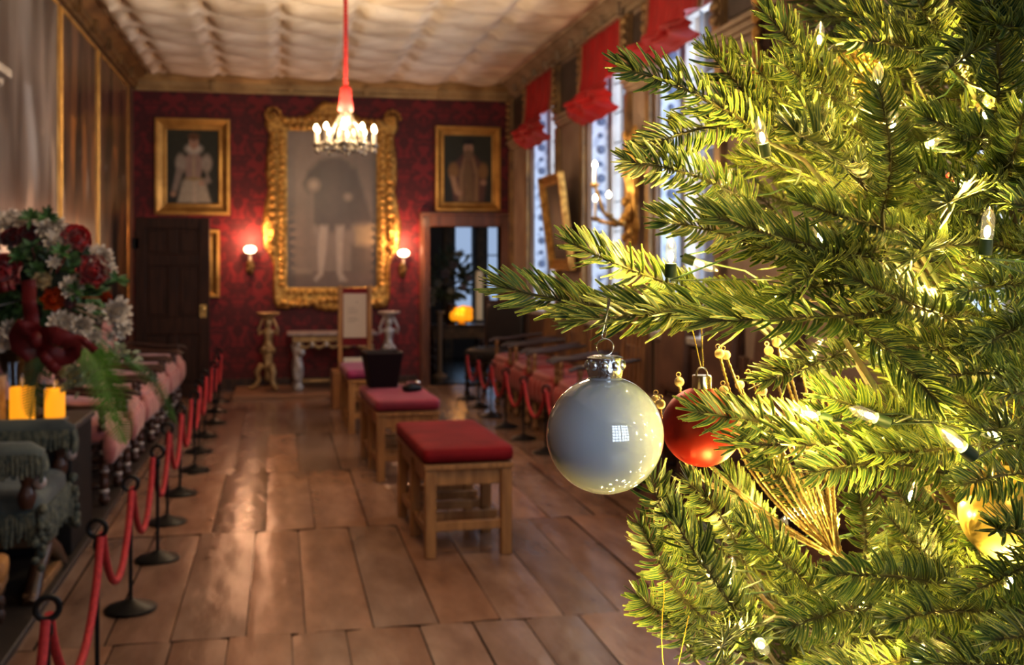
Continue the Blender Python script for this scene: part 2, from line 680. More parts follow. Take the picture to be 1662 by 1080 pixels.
# ---- open panelled door at the far left
d1 = sroot('door_1', (0, 0, 0))
pl = at(219, 640, Y=12.45)
pr = at(340, 640, Y=12.45)
DWX, DWY = pr.x - pl.x, 12.45
d1.location = (pl.x, DWY, .02)
DH = 1.94
m = MB()
m.box(0, DWX, 0, .045, 0, DH)
st = .11
cols = [(st, DWX / 2 - .05), (DWX / 2 + .05, DWX - st)]
rows = [(.14, .68), (.86, 1.42), (1.54, 1.82)]
for x0, x1 in ((0, st), (DWX - st, DWX)):
    m.box(x0, x1, -.022, -.0005, 0, DH)
for z0, z1 in ((0, .14), (.68, .86), (1.42, 1.54), (1.82, DH)):
    m.box(st + .0005, DWX - st - .0005, -.021, -.0005, z0, z1)
for z0, z1 in rows:
    m.box(DWX / 2 - .05, DWX / 2 + .05, -.02, -.0005, z0 + .0005, z1 - .0005)
m.build('door_leaf', DOORWOOD, d1, bevel=.006)
for c0, c1 in cols:
    for z0, z1 in rows:
        m = MB()
        m.box(c0 + .03, c1 - .03, -.012, -.0006, z0 + .03, z1 - .03)
        m.build('door_panel', DOORWOOD, d1, bevel=.012)
m = MB()
m.box(DWX - .1, DWX - .03, -.028, -.018, .86, 1.0)
m.M = T(DWX - .06, -.03, .95, rx=PI / 2)
m.lathe([(0, .05), (.02, .048), (.028, .035), (.02, .018), (.01, .012), (.01, -.01)], 14)
m.build('door_handle', BRASS, d1, label='brass lock plate and knob')
m = MB()
for z in (.3, 1.6):
    m.box(-.03, .04, -.022, -.016, z, z + .12)
m.build('hinge', BLACK, d1)

# ---- next room seen through the doorway
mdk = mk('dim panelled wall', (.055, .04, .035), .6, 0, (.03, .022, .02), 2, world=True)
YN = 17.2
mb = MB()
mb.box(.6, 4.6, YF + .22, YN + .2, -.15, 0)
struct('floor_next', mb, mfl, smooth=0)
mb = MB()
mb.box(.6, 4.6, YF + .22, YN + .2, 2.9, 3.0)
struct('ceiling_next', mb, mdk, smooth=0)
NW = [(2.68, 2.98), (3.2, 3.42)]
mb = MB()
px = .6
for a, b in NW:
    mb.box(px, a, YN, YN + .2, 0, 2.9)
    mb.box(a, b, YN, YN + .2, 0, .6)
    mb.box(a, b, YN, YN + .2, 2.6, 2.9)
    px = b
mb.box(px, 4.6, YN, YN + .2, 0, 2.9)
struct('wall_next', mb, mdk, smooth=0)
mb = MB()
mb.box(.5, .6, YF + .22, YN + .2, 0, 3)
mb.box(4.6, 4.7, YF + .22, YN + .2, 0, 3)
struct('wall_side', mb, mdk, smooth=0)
mb = MB()
for a, b in ((3.02, 3.16), (2.5, 2.64)):
    mb.box(a, b, YN - .06, YN - .001, 0, 2.88)
    mb.box(a + .04, b - .04, YN - .08, YN - .06, .3, 2.5)
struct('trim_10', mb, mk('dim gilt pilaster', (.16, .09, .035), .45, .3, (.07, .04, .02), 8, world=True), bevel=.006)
for i, (a, b) in enumerate(NW):
    w = sroot('window_%d' % (6 + i), (a, YN, .6))
    m = MB()
    for x0, x1, z0, z1 in ((0, .02, 0, 2), (b - a - .02, b - a, 0, 2), (0, b - a, 0, .03), (0, b - a, 1.97, 2), (0, b - a, .99, 1.01)):
        m.box(x0, x1, .08, .12, z0, z1)
    m.build('window_frame', mlead, w)
    m = MB()
    m.add([(0, .1, 0), (b - a, .1, 0), (b - a, .1, 2), (0, .1, 2)], [(0, 1, 2, 3)])
    m.build('pane', MGLASS, w, smooth=0)
# ================================================================== PAINTINGS
MCANVAS = mk('varnished oil paint', (1, 1, 1), .5, 0, attr='Col', coat=.08, coatrough=.3, bump=.05, bscale=80, spec=.2)
MCANVASB = mk('hazy varnished oil paint', (1, 1, 1), .4, 0, attr='Col', coat=.2, coatrough=.25, bump=.05, bscale=80)
MCANVASG = mk('glazed dark oil paint', (1, 1, 1), .3, 0, attr='Col', coat=.3, coatrough=.3, bump=.12, bscale=9)


def sd_poly(p, pts):
    x, y = p
    d = 1e9
    ins = False
    n = len(pts)
    for i in range(n):
        ax, ay = pts[i]
        bx_, by_ = pts[(i + 1) % n]
        ex, ey = bx_ - ax, by_ - ay
        wx, wy = x - ax, y - ay
        t = max(0, min(1, (wx * ex + wy * ey) / (ex * ex + ey * ey + 1e-12)))
        d = min(d, (wx - ex * t) ** 2 + (wy - ey * t) ** 2)
        if (ay > y) != (by_ > y) and x < (bx_ - ax) * (y - ay) / (by_ - ay + 1e-12) + ax:
            ins = not ins
    return -math.sqrt(d) if ins else math.sqrt(d)


def paint(w, h, nx, ny, bg, layers, seed=0, grain=.12):
    """brushwork as vertex colours; u,v in 0..1 with v up; layers = (kind, geometry, softness, colour)"""
    mb = MB()
    vs, cs, fs = [], [], []
    for j in range(ny + 1):
        for i in range(nx + 1):
            u, v = i / nx, j / ny
            c = Vector(bg(u, v))
            for kind, g, soft, col in layers:
                if kind == 'e':
                    cx, cy, rx, ry = g
                    dd = (math.hypot((u - cx) / rx, (v - cy) / ry) - 1) * min(rx, ry)
                else:
                    dd = sd_poly((u, v), g)
                a = max(0, min(1, .5 - dd / soft))
                if a > 0:
                    c = c.lerp(Vector(col), a)
            k = 1 + grain * noise.noise(Vector((u * 14 + seed, v * 18, seed))) + grain * .6 * noise.noise(Vector((u * 45, v * 45, seed + 4)))
            c *= k
            vs.append((-w / 2 + w * u, 0, -h / 2 + h * v))
            cs.append((max(0, c.x), max(0, c.y), max(0, c.z), 1))
    W = nx + 1
    fs = [(j * W + i, j * W + i + 1, (j + 1) * W + i + 1, (j + 1) * W + i) for j in range(ny) for i in range(nx)]
    mb.add(vs, fs, cs)
    return mb


PROF = [(0, .0), (0, .02), (.012, .026), (.03, .02), (.055, .035), (.075, .055), (.095, .05), (.1, .02), (.1, 0)]


def sc(prof, k, f=1.):
    return [(o * k, y * f) for o, y in prof]


def wall_picture(name, label, box, Y, fw, canvas, layers_w, ornate=0):
    """box = outer frame corners in photo pixels, on the plane Y"""
    a, b = at(box[0], box[3], Y=Y), at(box[2], box[1], Y=Y)
    cx, cz, w, h = (a.x + b.x) / 2, (a.z + b.z) / 2, b.x - a.x, b.z - a.z
    t = thing(name, label, 'painting', (cx, Y, cz))
    iw, ih = w - 2 * fw, h - 2 * fw
    m = MB()
    m.frame(iw, ih, sc(PROF, fw / .1, 1.1))
    m.build('frame', GOLDS, t, smooth=30)
    o = paint(iw + .01, ih + .01, *canvas).build('canvas', MCANVAS, t, color='Col')
    o.location = (0, -.012, 0)
    return t


# --- lady in pale dress (far wall, above the panelled door)
bgd = lambda u, v: (.03 + .012 * v, .032 + .012 * v, .028)
skin, ruff = (.42, .27, .19), (.5, .46, .4)
lady = [
    ('p', [(.2, 0), (.3, .3), (.42, .36), (.6, .36), (.74, .3), (.86, 0)], .06, (.36, .33, .27)),
    ('p', [(.5, 0), (.5, .3), (.56, .3), (.58, 0)], .04, (.42, .36, .3)),
    ('p', [(.38, .34), (.3, .6), (.45, .68), (.6, .68), (.72, .6), (.64, .34)], .05, (.3, .22, .19)),
    ('e', (.27, .55, .1, .12), .06, (.34, .3, .25)), ('e', (.77, .55, .1, .12), .06, (.34, .3, .25)),
    ('p', [(.2, .5), (.1, .18), (.2, .16), (.32, .45)], .05, (.26, .22, .19)),
    ('p', [(.74, .5), (.86, .3), (.7, .24), (.66, .32), (.76, .36)], .05, (.26, .22, .19)),
    ('e', (.13, .13, .05, .035), .04, skin), ('e', (.66, .28, .05, .03), .04, skin),
    ('e', (.52, .74, .16, .07), .05, ruff), ('e', (.52, .83, .095, .095), .03, skin),
    ('e', (.52, .91, .11, .05), .03, (.14, .07, .035)), ('e', (.49, .845, .014, .01), .02, (.08, .05, .04)),
    ('e', (.555, .845, .014, .01), .02, (.08, .05, .04)), ('e', (.522, .785, .025, .008), .02, (.35, .12, .1)),
    ('e', (.52, .5, .02, .16), .05, (.4, .33, .22)), ('e', (.52, .34, .14, .02), .03, (.3, .22, .1))]
wall_picture('portrait_painting', 'gilt framed portrait of a lady in a pale dress, hung above the panelled door', (251, 194, 374, 349), YF - .004, .135,
             (56, 80, bgd, lady, 1), 0)
# --- bearded man in a robe (far wall, over the doorway)
robe = [
    ('p', [(.2, 0), (.16, .35), (.24, .6), (.4, .72), (.62, .72), (.78, .6), (.88, .35), (.84, 0)], .06, (.12, .06, .05)),
    ('p', [(.42, 0), (.4, .45), (.5, .68), (.6, .45), (.62, 0)], .06, (.2, .13, .07)),
    ('p', [(.3, 0), (.32, .45), (.42, .68), (.46, .66), (.4, .4), (.4, 0)], .05, (.28, .18, .1)),
    ('p', [(.62, 0), (.64, .4), (.56, .66), (.62, .68), (.72, .45), (.72, 0)], .05, (.28, .18, .1)),
    ('e', (.2, .47, .11, .12), .06, (.26, .15, .06)), ('e', (.82, .47, .1, .12), .06, (.26, .15, .06)),
    ('p', [(.12, .4), (.22, .14), (.34, .12), (.3, .2), (.24, .38)], .05, (.42, .27, .16)),
    ('e', (.31, .14, .06, .035), .04, skin), ('e', (.82, .3, .06, .04), .04, skin),
    ('e', (.51, .8, .1, .1), .03, skin), ('e', (.51, .71, .1, .08), .05, (.2, .13, .08)), ('e', (.51, .9, .13, .04), .03, (.02, .018, .018)),
    ('e', (.48, .82, .013, .01), .02, (.06, .04, .03)), ('e', (.545, .82, .013, .01), .02, (.06, .04, .03))]
wall_picture('portrait_painting', 'gilt framed portrait of a bearded man in a brown robe, hung above the open doorway', (706, 207, 812, 343), YF - .004, .11,
             (56, 80, bgd, robe, 2), 0)
# --- small frame half hidden behind the open door
wall_picture('framed_painting', 'small gilt framed dark painting partly hidden behind the open panelled door', (268, 373, 357, 484), YF - .004, .12,
             (30, 40, lambda u, v: (.07, .055, .035), [('e', (.5, .5, .3, .3), .2, (.13, .09, .05))], 3), 0)

# --- the great full-length portrait in its carved frame
a, b = at(465, 468, Y=YF), at(612, 215, Y=YF)
cw, ch = b.x - a.x, b.z - a.z
big = thing('full_length_portrait', 'large full-length portrait of a standing man in a broad carved gilt frame', 'painting', ((a.x + b.x) / 2, YF - .004, (a.z + b.z) / 2))
bgl = lambda u, v: tuple(c * (.75 + .5 * max(0, 1 - math.hypot(u - .12, v - .6) * 1.1)) for c in (.27, .21, .165)) if v > .11 else (.16, .11, .085)
nobl = [
    ('p', [(0, .55), (.3, .65), (.3, .12), (0, .12)], .12, (.22, .17, .135)),
    ('p', [(.7, .1), (.7, .28), (1, .28), (1, .1)], .04, (.13, .095, .07)), ('p', [(.76, .28), (.74, .4), (1, .42), (1, .27)], .05, (.36, .27, .16)),
    ('p', [(.06, .1), (.28, .1), (.28, .12), (.06, .125)], .03, (.3, .24, .18)),
    ('p', [(.6, .8), (.76, .76), (.84, .6), (.95, .42), (.62, .4), (.5, .55)], .05, (.105, .08, .065)),
    ('p', [(.3, .4), (.3, .62), (.36, .8), (.52, .84), (.68, .8), (.66, .55), (.7, .38), (.5, .36)], .04, (.125, .095, .078)),
    ('p', [(.36, .8), (.24, .74), (.18, .66), (.24, .6), (.38, .68)], .05, (.1, .075, .06)),
    ('p', [(.3, .4), (.42, .36), (.44, .3), (.36, .26), (.33, .3)], .05, (.33, .27, .22)),
    ('p', [(.37, .4), (.46, .4), (.43, .22), (.4, .09), (.33, .05), (.3, .06), (.35, .1), (.34, .24)], .03, (.46, .38, .31)),
    ('p', [(.53, .4), (.63, .4), (.61, .22), (.61, .1), (.66, .05), (.58, .05), (.55, .1), (.54, .24)], .03, (.42, .345, .28)),
    ('e', (.3, .655, .06, .035), .04, (.5, .38, .28)), ('e', (.67, .58, .035, .02), .04, (.42, .32, .24)),
    ('e', (.5, .62, .06, .18), .1, (.15, .11, .09)), ('e', (.5, .86, .08, .025), .03, (.4, .36, .3)),
    ('e', (.5, .91, .05, .048), .02, (.4, .28, .2)), ('e', (.5, .955, .07, .02), .02, (.07, .05, .04))]
o = paint(cw + .02, ch + .02, 70, 120, bgl, nobl, 5, .1).build('canvas', MCANVASB, big, color='Col')
o.location = (0, -.03, 0)
px = .00722
m = MB()
# carved back board: outline surveyed from the photo (pixels from the canvas centre)
half = [(0, 172), (-14, 176), (-30, 160), (-45, 150), (-62, 146), (-80, 148), (-96, 158), (-106, 152), (-107, 134), (-100, 120), (-103, 95), (-106, 60), (-102, 30),
        (-107, 8), (-112, -30), (-108, -62), (-97, -78), (-93, -92), (-94, -130), (-93, -150), (-88, -160), (-70, -162), (-56, -150), (-40, -150), (-24, -162), (0, -166)]
outl = half + [(-x, z) for x, z in half[::-1][1:-1]]
W2, H2 = cw / 2 - .01, ch / 2 - .01
# ring between outline and opening, built as fan of quads by nearest angle
no = len(outl)
vs, fs = [], []


def sqpt(x, z):
    k = max(abs(x) / W2, abs(z) / H2)
    return x / k, z / k
for i in range(no):
    for t in range(2):
        x = outl[i][0] * (1 - t / 2) + outl[(i + 1) % no][0] * t / 2
        z = outl[i][1] * (1 - t / 2) + outl[(i + 1) % no][1] * t / 2
        x, z = x * px, z * px
        ix, iz = sqpt(x, z)
        for k, fy in ((0, 0), (.0, -.05), (.15, -.075), (.45, -.045), (.75, -.07), (1, -.045)):
            vs.append((x + (ix - x) * k, fy, z + (iz - z) * k))
n2 = no * 2
for i in range(n2):
    for k in range(5):
        fs.append((i * 6 + k, ((i + 1) % n2) * 6 + k, ((i + 1) % n2) * 6 + k + 1, i * 6 + k + 1))
m.add(vs, fs)
m.build('frame', GOLDB, big, smooth=60)
m = MB()
r2 = random.Random(3)
for s in (-1, 1):
    for k in range(24):
        z = -ch / 2 + ch * (k + .5) / 24
        m.ball((s * (cw / 2 + .045), -.075, z), (.04, .02, .026), 8, 6)
    for k in range(14):
        z = -.45 + k * .1
        m.ball((s * (.67 if z > -.2 else .69), -.075, z), (.05, .03, .045), 8, 6)
    for k in range(10):
        z = -.5 + k * .05
        m.ball((s * (.7 + .03 * math.sin(k)), -.085, z), (.035, .03, .03), 8, 6)
    m.M = T(s * .69, -.08, 1.08)
    for k in range(16):
        an = k * .5
        m.ball((.0 + (.1 - .005 * k) * math.cos(an), 0, (.1 - .005 * k) * math.sin(an)), (.025, .03, .025), 6, 5)
    m.M = Matrix.Identity(4)
for k in range(14):
    x = -cw / 2 + cw * (k + .5) / 14
    for z in (-ch / 2 - .045, ch / 2 + .045):
        m.ball((x, -.075, z), (.028, .02, .03), 8, 6)
    m.ball((x * 1.1, -.08, -ch / 2 - .16 + .03 * math.cos(x * 9)), (.05, .03, .04), 8, 6)
    m.ball((x * 1.1, -.08, ch / 2 + .13 + .02 * math.cos(x * 7)), (.05, .03, .04), 8, 6)
m.build('carved_ornament', GOLDB, big, smooth=60)

# --- the tall canvases on the left wall
def canvas_and_sheen(u, v, seed, warm):
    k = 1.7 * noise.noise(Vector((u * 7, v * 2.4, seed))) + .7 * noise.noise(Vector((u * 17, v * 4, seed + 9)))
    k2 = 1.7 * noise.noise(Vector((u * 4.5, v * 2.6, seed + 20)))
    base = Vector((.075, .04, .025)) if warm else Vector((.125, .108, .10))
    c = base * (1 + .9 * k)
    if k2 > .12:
        c = c.lerp(Vector((.42, .17, .05)) if warm else Vector((.40, .40, .42)), min(1, (k2 - .12) * 3) * (.75 if v < .7 else .2))  # on the grey canvas these pale patches stand for reflected light
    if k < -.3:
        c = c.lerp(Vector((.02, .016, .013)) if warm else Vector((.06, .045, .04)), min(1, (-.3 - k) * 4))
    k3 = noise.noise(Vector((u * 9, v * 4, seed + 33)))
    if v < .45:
        c = c * (.55 + v)  # foot of the canvas darkened to offset the chandelier's light
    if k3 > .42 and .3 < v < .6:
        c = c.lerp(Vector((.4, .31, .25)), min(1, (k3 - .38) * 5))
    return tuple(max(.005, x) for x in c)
for (y0, y1, seed, warm, lab) in ((6.15, 8.75, 4, False, 'tall canvas with painted-in silvery sheen in thin gilt frame, left wall behind the flowers'),
                                  (8.85, 10.5, 12, True, 'tall orange and brown canvas in thin gilt frame, middle of the left wall'),
                                  (10.6, 12.6, 27, True, 'tall dark brown canvas in gilt frame at the far end of the left wall')):
    z0, z1 = .95, 3.4
    t = thing('wall_canvas', lab, 'painting', (XL + .004, (y0 + y1) / 2, (z0 + z1) / 2), PI / 2)
    w, h = y1 - y0 - .07, z1 - z0 - .07
    m = MB()
    m.frame(w, h, [(0, 0), (0, .015), (.01, .022), (.028, .025), (.036, .012), (.036, 0)])
    m.build('frame', GOLDS, t, smooth=30)
    paint(w, h, 46, 60, lambda u, v: canvas_and_sheen(u, v, seed, warm), [], seed, .1).build('canvas', MCANVASG, t, color='Col', loc=(0, -.012, 0))

# --- picture on the right wall, leaning out between the two far windows
m = MB()
t = thing('leaning_picture', 'gilt framed picture tilted forward on the right wall between the two farthest windows', 'painting', (XR - .06, 10.33, 1.86), -PI / 2)
t.rotation_euler = (0, 0, -PI / 2)
mm = MB()
mm.M = T(0, -.07, 0, rx=.13)
mm.frame(.62, .72, sc(PROF, 1, 1.2))
mm.build('frame', GOLDB, t, smooth=30)
c = paint(.63, .73, 20, 24, lambda u, v: (.05, .038, .03), [('e', (.5, .5, .25, .3), .2, (.13, .09, .06))], 8)
c.v = [T(0, -.08, 0, rx=.13) @ p for p in c.v]
c.build('canvas', MCANVAS, t, color='Col')

# --- dark picture high on the near pier of the right wall
t = thing('pier_picture', 'dark picture in a heavy black and gilt frame high on the near right wall', 'painting', (XR - .055, 5.45, 2.9), -PI / 2)
mm = MB()
mm.frame(.62, 1.2, sc(PROF, 1.5, 1.2))
mm.build('frame', DARKWOOD, t, smooth=30)
mm = MB()
for k in range(9):
    for z in (-.67, .67):
        mm.ball((-.32 + k * .08, -.07, z), (.04, .03, .05), 8, 6)
for k in range(12):
    for x in (-.38, .38):
        mm.ball((x, -.07, -.55 + k * .1), (.04, .03, .05), 8, 6)
mm.build('carved_ornament', GOLD, t, smooth=60)
paint(.63, 1.21, 20, 30, lambda u, v: (.045, .03, .02), [('e', (.5, .45, .3, .3), .25, (.16, .08, .03))], 9).build('canvas', MCANVAS, t, color='Col', loc=(0, -.012, 0))

# --- corner of the overmantel at the extreme left
t = thing('overmantel', 'pale moulded cornice corner of an overmantel jutting in at the extreme left edge', 'overmantel', (XL + .001, 5.0, 1.75))
m = MB()
m.box(0, .18, -.8, .55, -.05, .46)
m.build('body', mtaupe, t, bevel=.006)
m = MB()
prof = [(.19, .46), (.2, .5), (.235, .51), (.3, .585), (.3, .61), (.33, .62), (.33, .66)]
vs = []
for d_, z_ in prof:
    vs += [(0, -.8 - d_, z_), (d_, -.8 - d_, z_), (d_, .54 + d_, z_), (0, .54 + d_, z_)]
k = len(prof)
m.add(vs, [(3, 2, 1, 0), (k * 4 - 4, k * 4 - 3, k * 4 - 2, k * 4 - 1)] + [(i * 4 + j, i * 4 + (j + 1) % 4, i * 4 + 4 + (j + 1) % 4, i * 4 + 4 + j) for i in range(k - 1) for j in range(4)])
m.build('cornice', mk('pale stone cornice', (.4, .33, .27), .55, 0, (.3, .24, .19), 6), t, smooth=0)
# ================================================================== FAR END: sconces, stands, table, notice, chandelier
def glow(name, col, st):
    return mk(name, (1, .9, .75), .4, emis=col, estr=st)
MGLOW = glow('glowing lamp', (1, .78, .45), 30)
MSHADE = glow('glowing glass shade', (1, .66, .4), 9)
MCANDLE = mk('ivory candle tube', (.42, .37, .30), .5)
MCRYST = mk('cut crystal', (.42, .38, .32), .15, .5, (.16, .13, .1), 30)

for (px_, py_, side) in ((406, 405, 'left'), (655, 411, 'right')):
    p = at(px_, py_, Y=YF - .12)
    t = thing('wall_sconce', 'small glowing glass shade lamp on the red wall, %s of the great portrait' % side, 'wall lamp', (p.x, YF - .001, p.z))
    m = MB()
    m.M = T(0, -.12, -.03)
    m.lathe([(.02, -.012), (.05, -.004), (.066, .018), (.068, .035), (.055, .055), (.03, .066), (0, .07)], 16)
    m.build('lamp_shade', MSHADE, t)
    m = MB()
    m.tube([(0, -.12, -.13), (0, -.12, -.035)], [.016, .02], 10)
    m.build('candle', MCANDLE, t)
    m = MB()
    m.M = T(0, 0, -.2)
    m.ball((0, -.01, 0), (.045, .012, .1), 10, 8)
    m.M = Matrix.Identity(4)
    m.tube([(0, -.01, -.2), (0, -.07, -.26), (0, -.12, -.22), (0, -.12, -.13)], .011, 8)
    for k in range(5):
        a_ = k * 2 * PI / 5
        m.ball((.03 * math.cos(a_), -.025, -.2 + .06 * math.sin(a_)), (.02, .012, .028), 6, 5)
    m.build('bracket', mk('dull brass', (.3, .18, .06), .4, .8), t)
    lamp('sconce_light', 'POINT', (p.x, YF - .27, p.z + .11), 19, (1, .55, .3), .04)

# --- torchere stands: carved figures holding a round tray, tripod foot
MTORCH = mk('aged gilt carving', (.6, .42, .2), .45, .35, (.34, .22, .1), 12, 5, .3, 60)
MSILV = mk('silvered carving', (.62, .58, .55), .4, .3, (.36, .32, .3), 12, 5, .3, 60)
MMARB = mk('veined pale marble', (.5, .42, .38), .3, 0, (.3, .24, .22), 14)


def torchere(loc, mat, lab):
    t = thing('torchere', lab, 'candle stand', loc, 0, )
    H_ = .86
    m = MB()
    m.lathe([(.0, H_ - .03), (.09, H_ - .03), (.125, H_ - .015), (.13, H_), (.12, H_ + .008), (0, H_ + .005)], 24)
    m.build('tray', mat, t)
    m = MB()   # the carved figure
    m.lathe([(.045, .22), (.06, .26), (.045, .31), (.055, .36), (.05, .42), (.062, .47), (.05, .52), (.042, .57), (.058, .62), (.06, .66), (.03, .685), (.026, .7), (.042, .72), (.045, .75), (.035, .78), (.06, .8), (.075, .83)], 16,
            scal=lambda i, a_: 1 + .12 * math.sin(3 * a_ + i))
    for s in (-1, 1):
        m.tube([(s * .055, 0, .66), (s * .1, -.015, .62), (s * .105, -.02, .68), (s * .07, -.01, .76), (s * .05, 0, .8)], [.02, .018, .016, .015, .016], 8)
    for k in range(8):
        a_ = k * PI / 4
        m.ball((.06 * math.cos(a_), .06 * math.sin(a_), .44 + .02 * (k % 2)), (.026, .026, .04), 6, 5)
    m.build('figure', mat, t, smooth=60)
    for k in range(3):
        m = MB()
        a_ = -PI / 2 + k * 2 * PI / 3 + .5
        c_, s_ = math.cos(a_), math.sin(a_)
        pts = [(c_ * r_, s_ * r_, z_) for r_, z_ in ((.02, .26), (.08, .27), (.12, .2), (.1, .12), (.13, .05), (.19, .02), (.21, .035))]
        m.tube(pts, [.03, .035, .035, .03, .028, .024, .014], 8)
        m.build('leg', mat, t, smooth=60)
    m = MB()
    m.lathe([(.0, .1), (.03, .1), (.04, .14), (.03, .2), (.05, .24), (.0, .25)], 12)
    m.build('boss', mat, t)
    return t
p = at(435, 637, Y=12.72)
torchere((p.x, 12.72, .05), MTORCH, 'gilded carved figure candle stand with round tray, left of the marble table')
p = at(631, 640, Y=12.72)
torchere((p.x, 12.72, .05), MSILV, 'silvery carved figure candle stand with round tray, near the doorway')

# --- marble topped console table
tx0, tx1 = at(466, 540, Y=12.6).x, at(614, 540, Y=12.6).x
TZ = at(500, 541, Y=12.6).z - .05
TW = tx1 - tx0
t = thing('console_table', 'gilt console table with pale marble top and figure legs below the great portrait', 'table', ((tx0 + tx1) / 2, 12.83, .05))
m = MB()
m.box(-TW / 2, TW / 2, -.26, .26, TZ - .03, TZ)
m.build('tabletop', MMARB, t, bevel=.008)
m = MB()
m.box(-TW / 2 + .06, TW / 2 - .06, -.22, .22, TZ - .1, TZ - .032)
for k in range(5):      # carved swags
    xa = -TW / 2 + .12 + k * (TW - .24) / 5
    xb = xa + (TW - .24) / 5
    m.tube([(xa, -.22, TZ - .1), (xa * .75 + xb * .25, -.225, TZ - .15), ((xa + xb) / 2, -.23, TZ - .165), (xa * .25 + xb * .75, -.225, TZ - .15), (xb, -.22, TZ - .1)], [.012, .018, .022, .018, .012], 8)
m.build('apron', MTORCH, t, smooth=50)
m = MB()
for k in range(6):
    m.ball((-TW / 2 + .12 + k * (TW - .24) / 5, -.225, TZ - .13), (.025, .025, .035), 8, 6)
m.build('apron_boss', MSILV, t, smooth=60)
for sx in (-1, 1):
    for sy in (-1, 1):
        m = MB()
        m.M = T(sx * (TW / 2 - .12), sy * .17, 0)
        m.lathe([(.05, 0), (.06, .03), (.04, .06), (.038, .1), (.06, .16), (.072, .24), (.066, .3), (.05, .35), (.06, .42), (.07, .48), (.04, .52), (.045, .55), (.05, TZ - .1)], 14,
                scal=lambda i, a_: 1 + .14 * math.sin(2 * a_ + i * .8))
        m.ball((-.02, -.045, .2), (.045, .03, .11), 8, 6)
        m.ball((.03, -.05, .42), (.05, .04, .05), 8, 6)
        m.build('leg', MSILV if sx < 0 else MTORCH, t, smooth=60)
m = MB()
m.box(-TW / 2 + .1, TW / 2 - .1, -.04, .04, .06, .1)
m.build('stretcher', MTORCH, t, bevel=.01)

# --- tall notice stand
p = at(576, 660, Y=11.5)
NSX = p.x
t = thing('notice_stand', 'tall oak framed notice stand with cream notice, behind the farthest bench', 'sign', (NSX, 11.5, 0))
m = MB()
for s in (-1, 1):
    m.box(s * .15 - .022, s * .15 + .022, -.02, .05, .03, 1.235)
m.build('post', OAK, t, bevel=.004)
m = MB()
m.box(-.128, .128, .0, .02, .62, 1.21)
m.build('backboard', REDV, t)
m = MB()
m.box(-.118, .118, -.008, -.001, .70, 1.155)
m.build('notice', mk('cream notice paper', (.6, .5, .4), .7), t, label='cream notice with faint grey lettering')
m = MB()
for z, w_ in ((1.0, .05), (.975, .07), (.95, .06), (.9, .06), (.88, .075), (.86, .05)):
    m.box(-.07, -.07 + w_ * 1.5, -.0095, -.0082, z, z + .008)
m.box(.01, .03, -.0095, -.0082, 1.06, 1.075)
m.build('lettering', mk('grey ink', (.4, .33, .27), .8), t)
m = MB()
m.M = T(-.01, -.14, .43, rx=.7)
m.box(-.11, .11, -.1, .1, 0, .012)
m.M = Matrix.Identity(4)
m.box(-.09, .09, -.16, -.0, .3, .38)
m.build('reading_ledge', mk('pale page', (.55, .47, .36), .7), t)
m = MB()
m.box(-.24, -.12, -.3, .2, 0, .37)
m.box(-.12, .2, -.1, .2, 0, .12)
m.build('base', mk('orange oak base', (.32, .14, .04), .4, 0, (.22, .09, .03), 5, 5, .1, 40), t, bevel=.008)

# --- chandelier
CX, CY, CZ = at(561, 215, d=8.0)
t = thing('chandelier', 'lit crystal chandelier with candle lamps hanging from a red rope', 'chandelier', (CX, CY, CZ))
m = MB()
m.tube([(0, 0, .34), (0, 0, ZC - CZ - .02)], .014, 10)
for k in range(26):
    m.ball((0, 0, .36 + k * (ZC - CZ - .4) / 26), (.017, .017, .025), 8, 6)
m.build('rope', ROPE, t)
m = MB()
m.lathe([(.02, .34), (.036, .325), (.04, .29), (.046, .22), (.055, .16), (.05, .15), (.02, .155)], 16, scal=lambda i, a_: 1 + .05 * math.sin(10 * a_))
m.build('tassel_cover', mk('red silk tassel', (.4, .02, .018), .6, 0, (.28, .012, .012), 30), t)
m = MB()
m.lathe([(.012, .16), (.03, .13), (.02, .1), (.035, .06), (.03, .02), (.05, -.02), (.06, -.06), (.045, -.1), (.02, -.13), (0, -.14)], 14)
m.build('stem', MCRYST, t, smooth=60)
m = MB()
for k in range(36):
    a_ = k * PI / 18
    m.ball((.13 * math.cos(a_), .13 * math.sin(a_), -.1 + .012 * (k % 2)), .016, 8, 6)
    if k % 2 == 0:
        m.ball((.09 * math.cos(a_), .09 * math.sin(a_), -.13), .014, 8, 6)
        m.ball((.165 * math.cos(a_), .165 * math.sin(a_), -.085), .013, 8, 6)
    if k % 3 == 0:
        m.ball((.06 * math.cos(a_), .06 * math.sin(a_), -.075), .018, 8, 6)
        m.tube([(.03 * math.cos(a_), .03 * math.sin(a_), .14), (.09 * math.cos(a_), .09 * math.sin(a_), .03), (.13 * math.cos(a_), .13 * math.sin(a_), -.08)], .005, 6)
m.build('crystal_ring', MCRYST, t, smooth=60)
NCA = 10
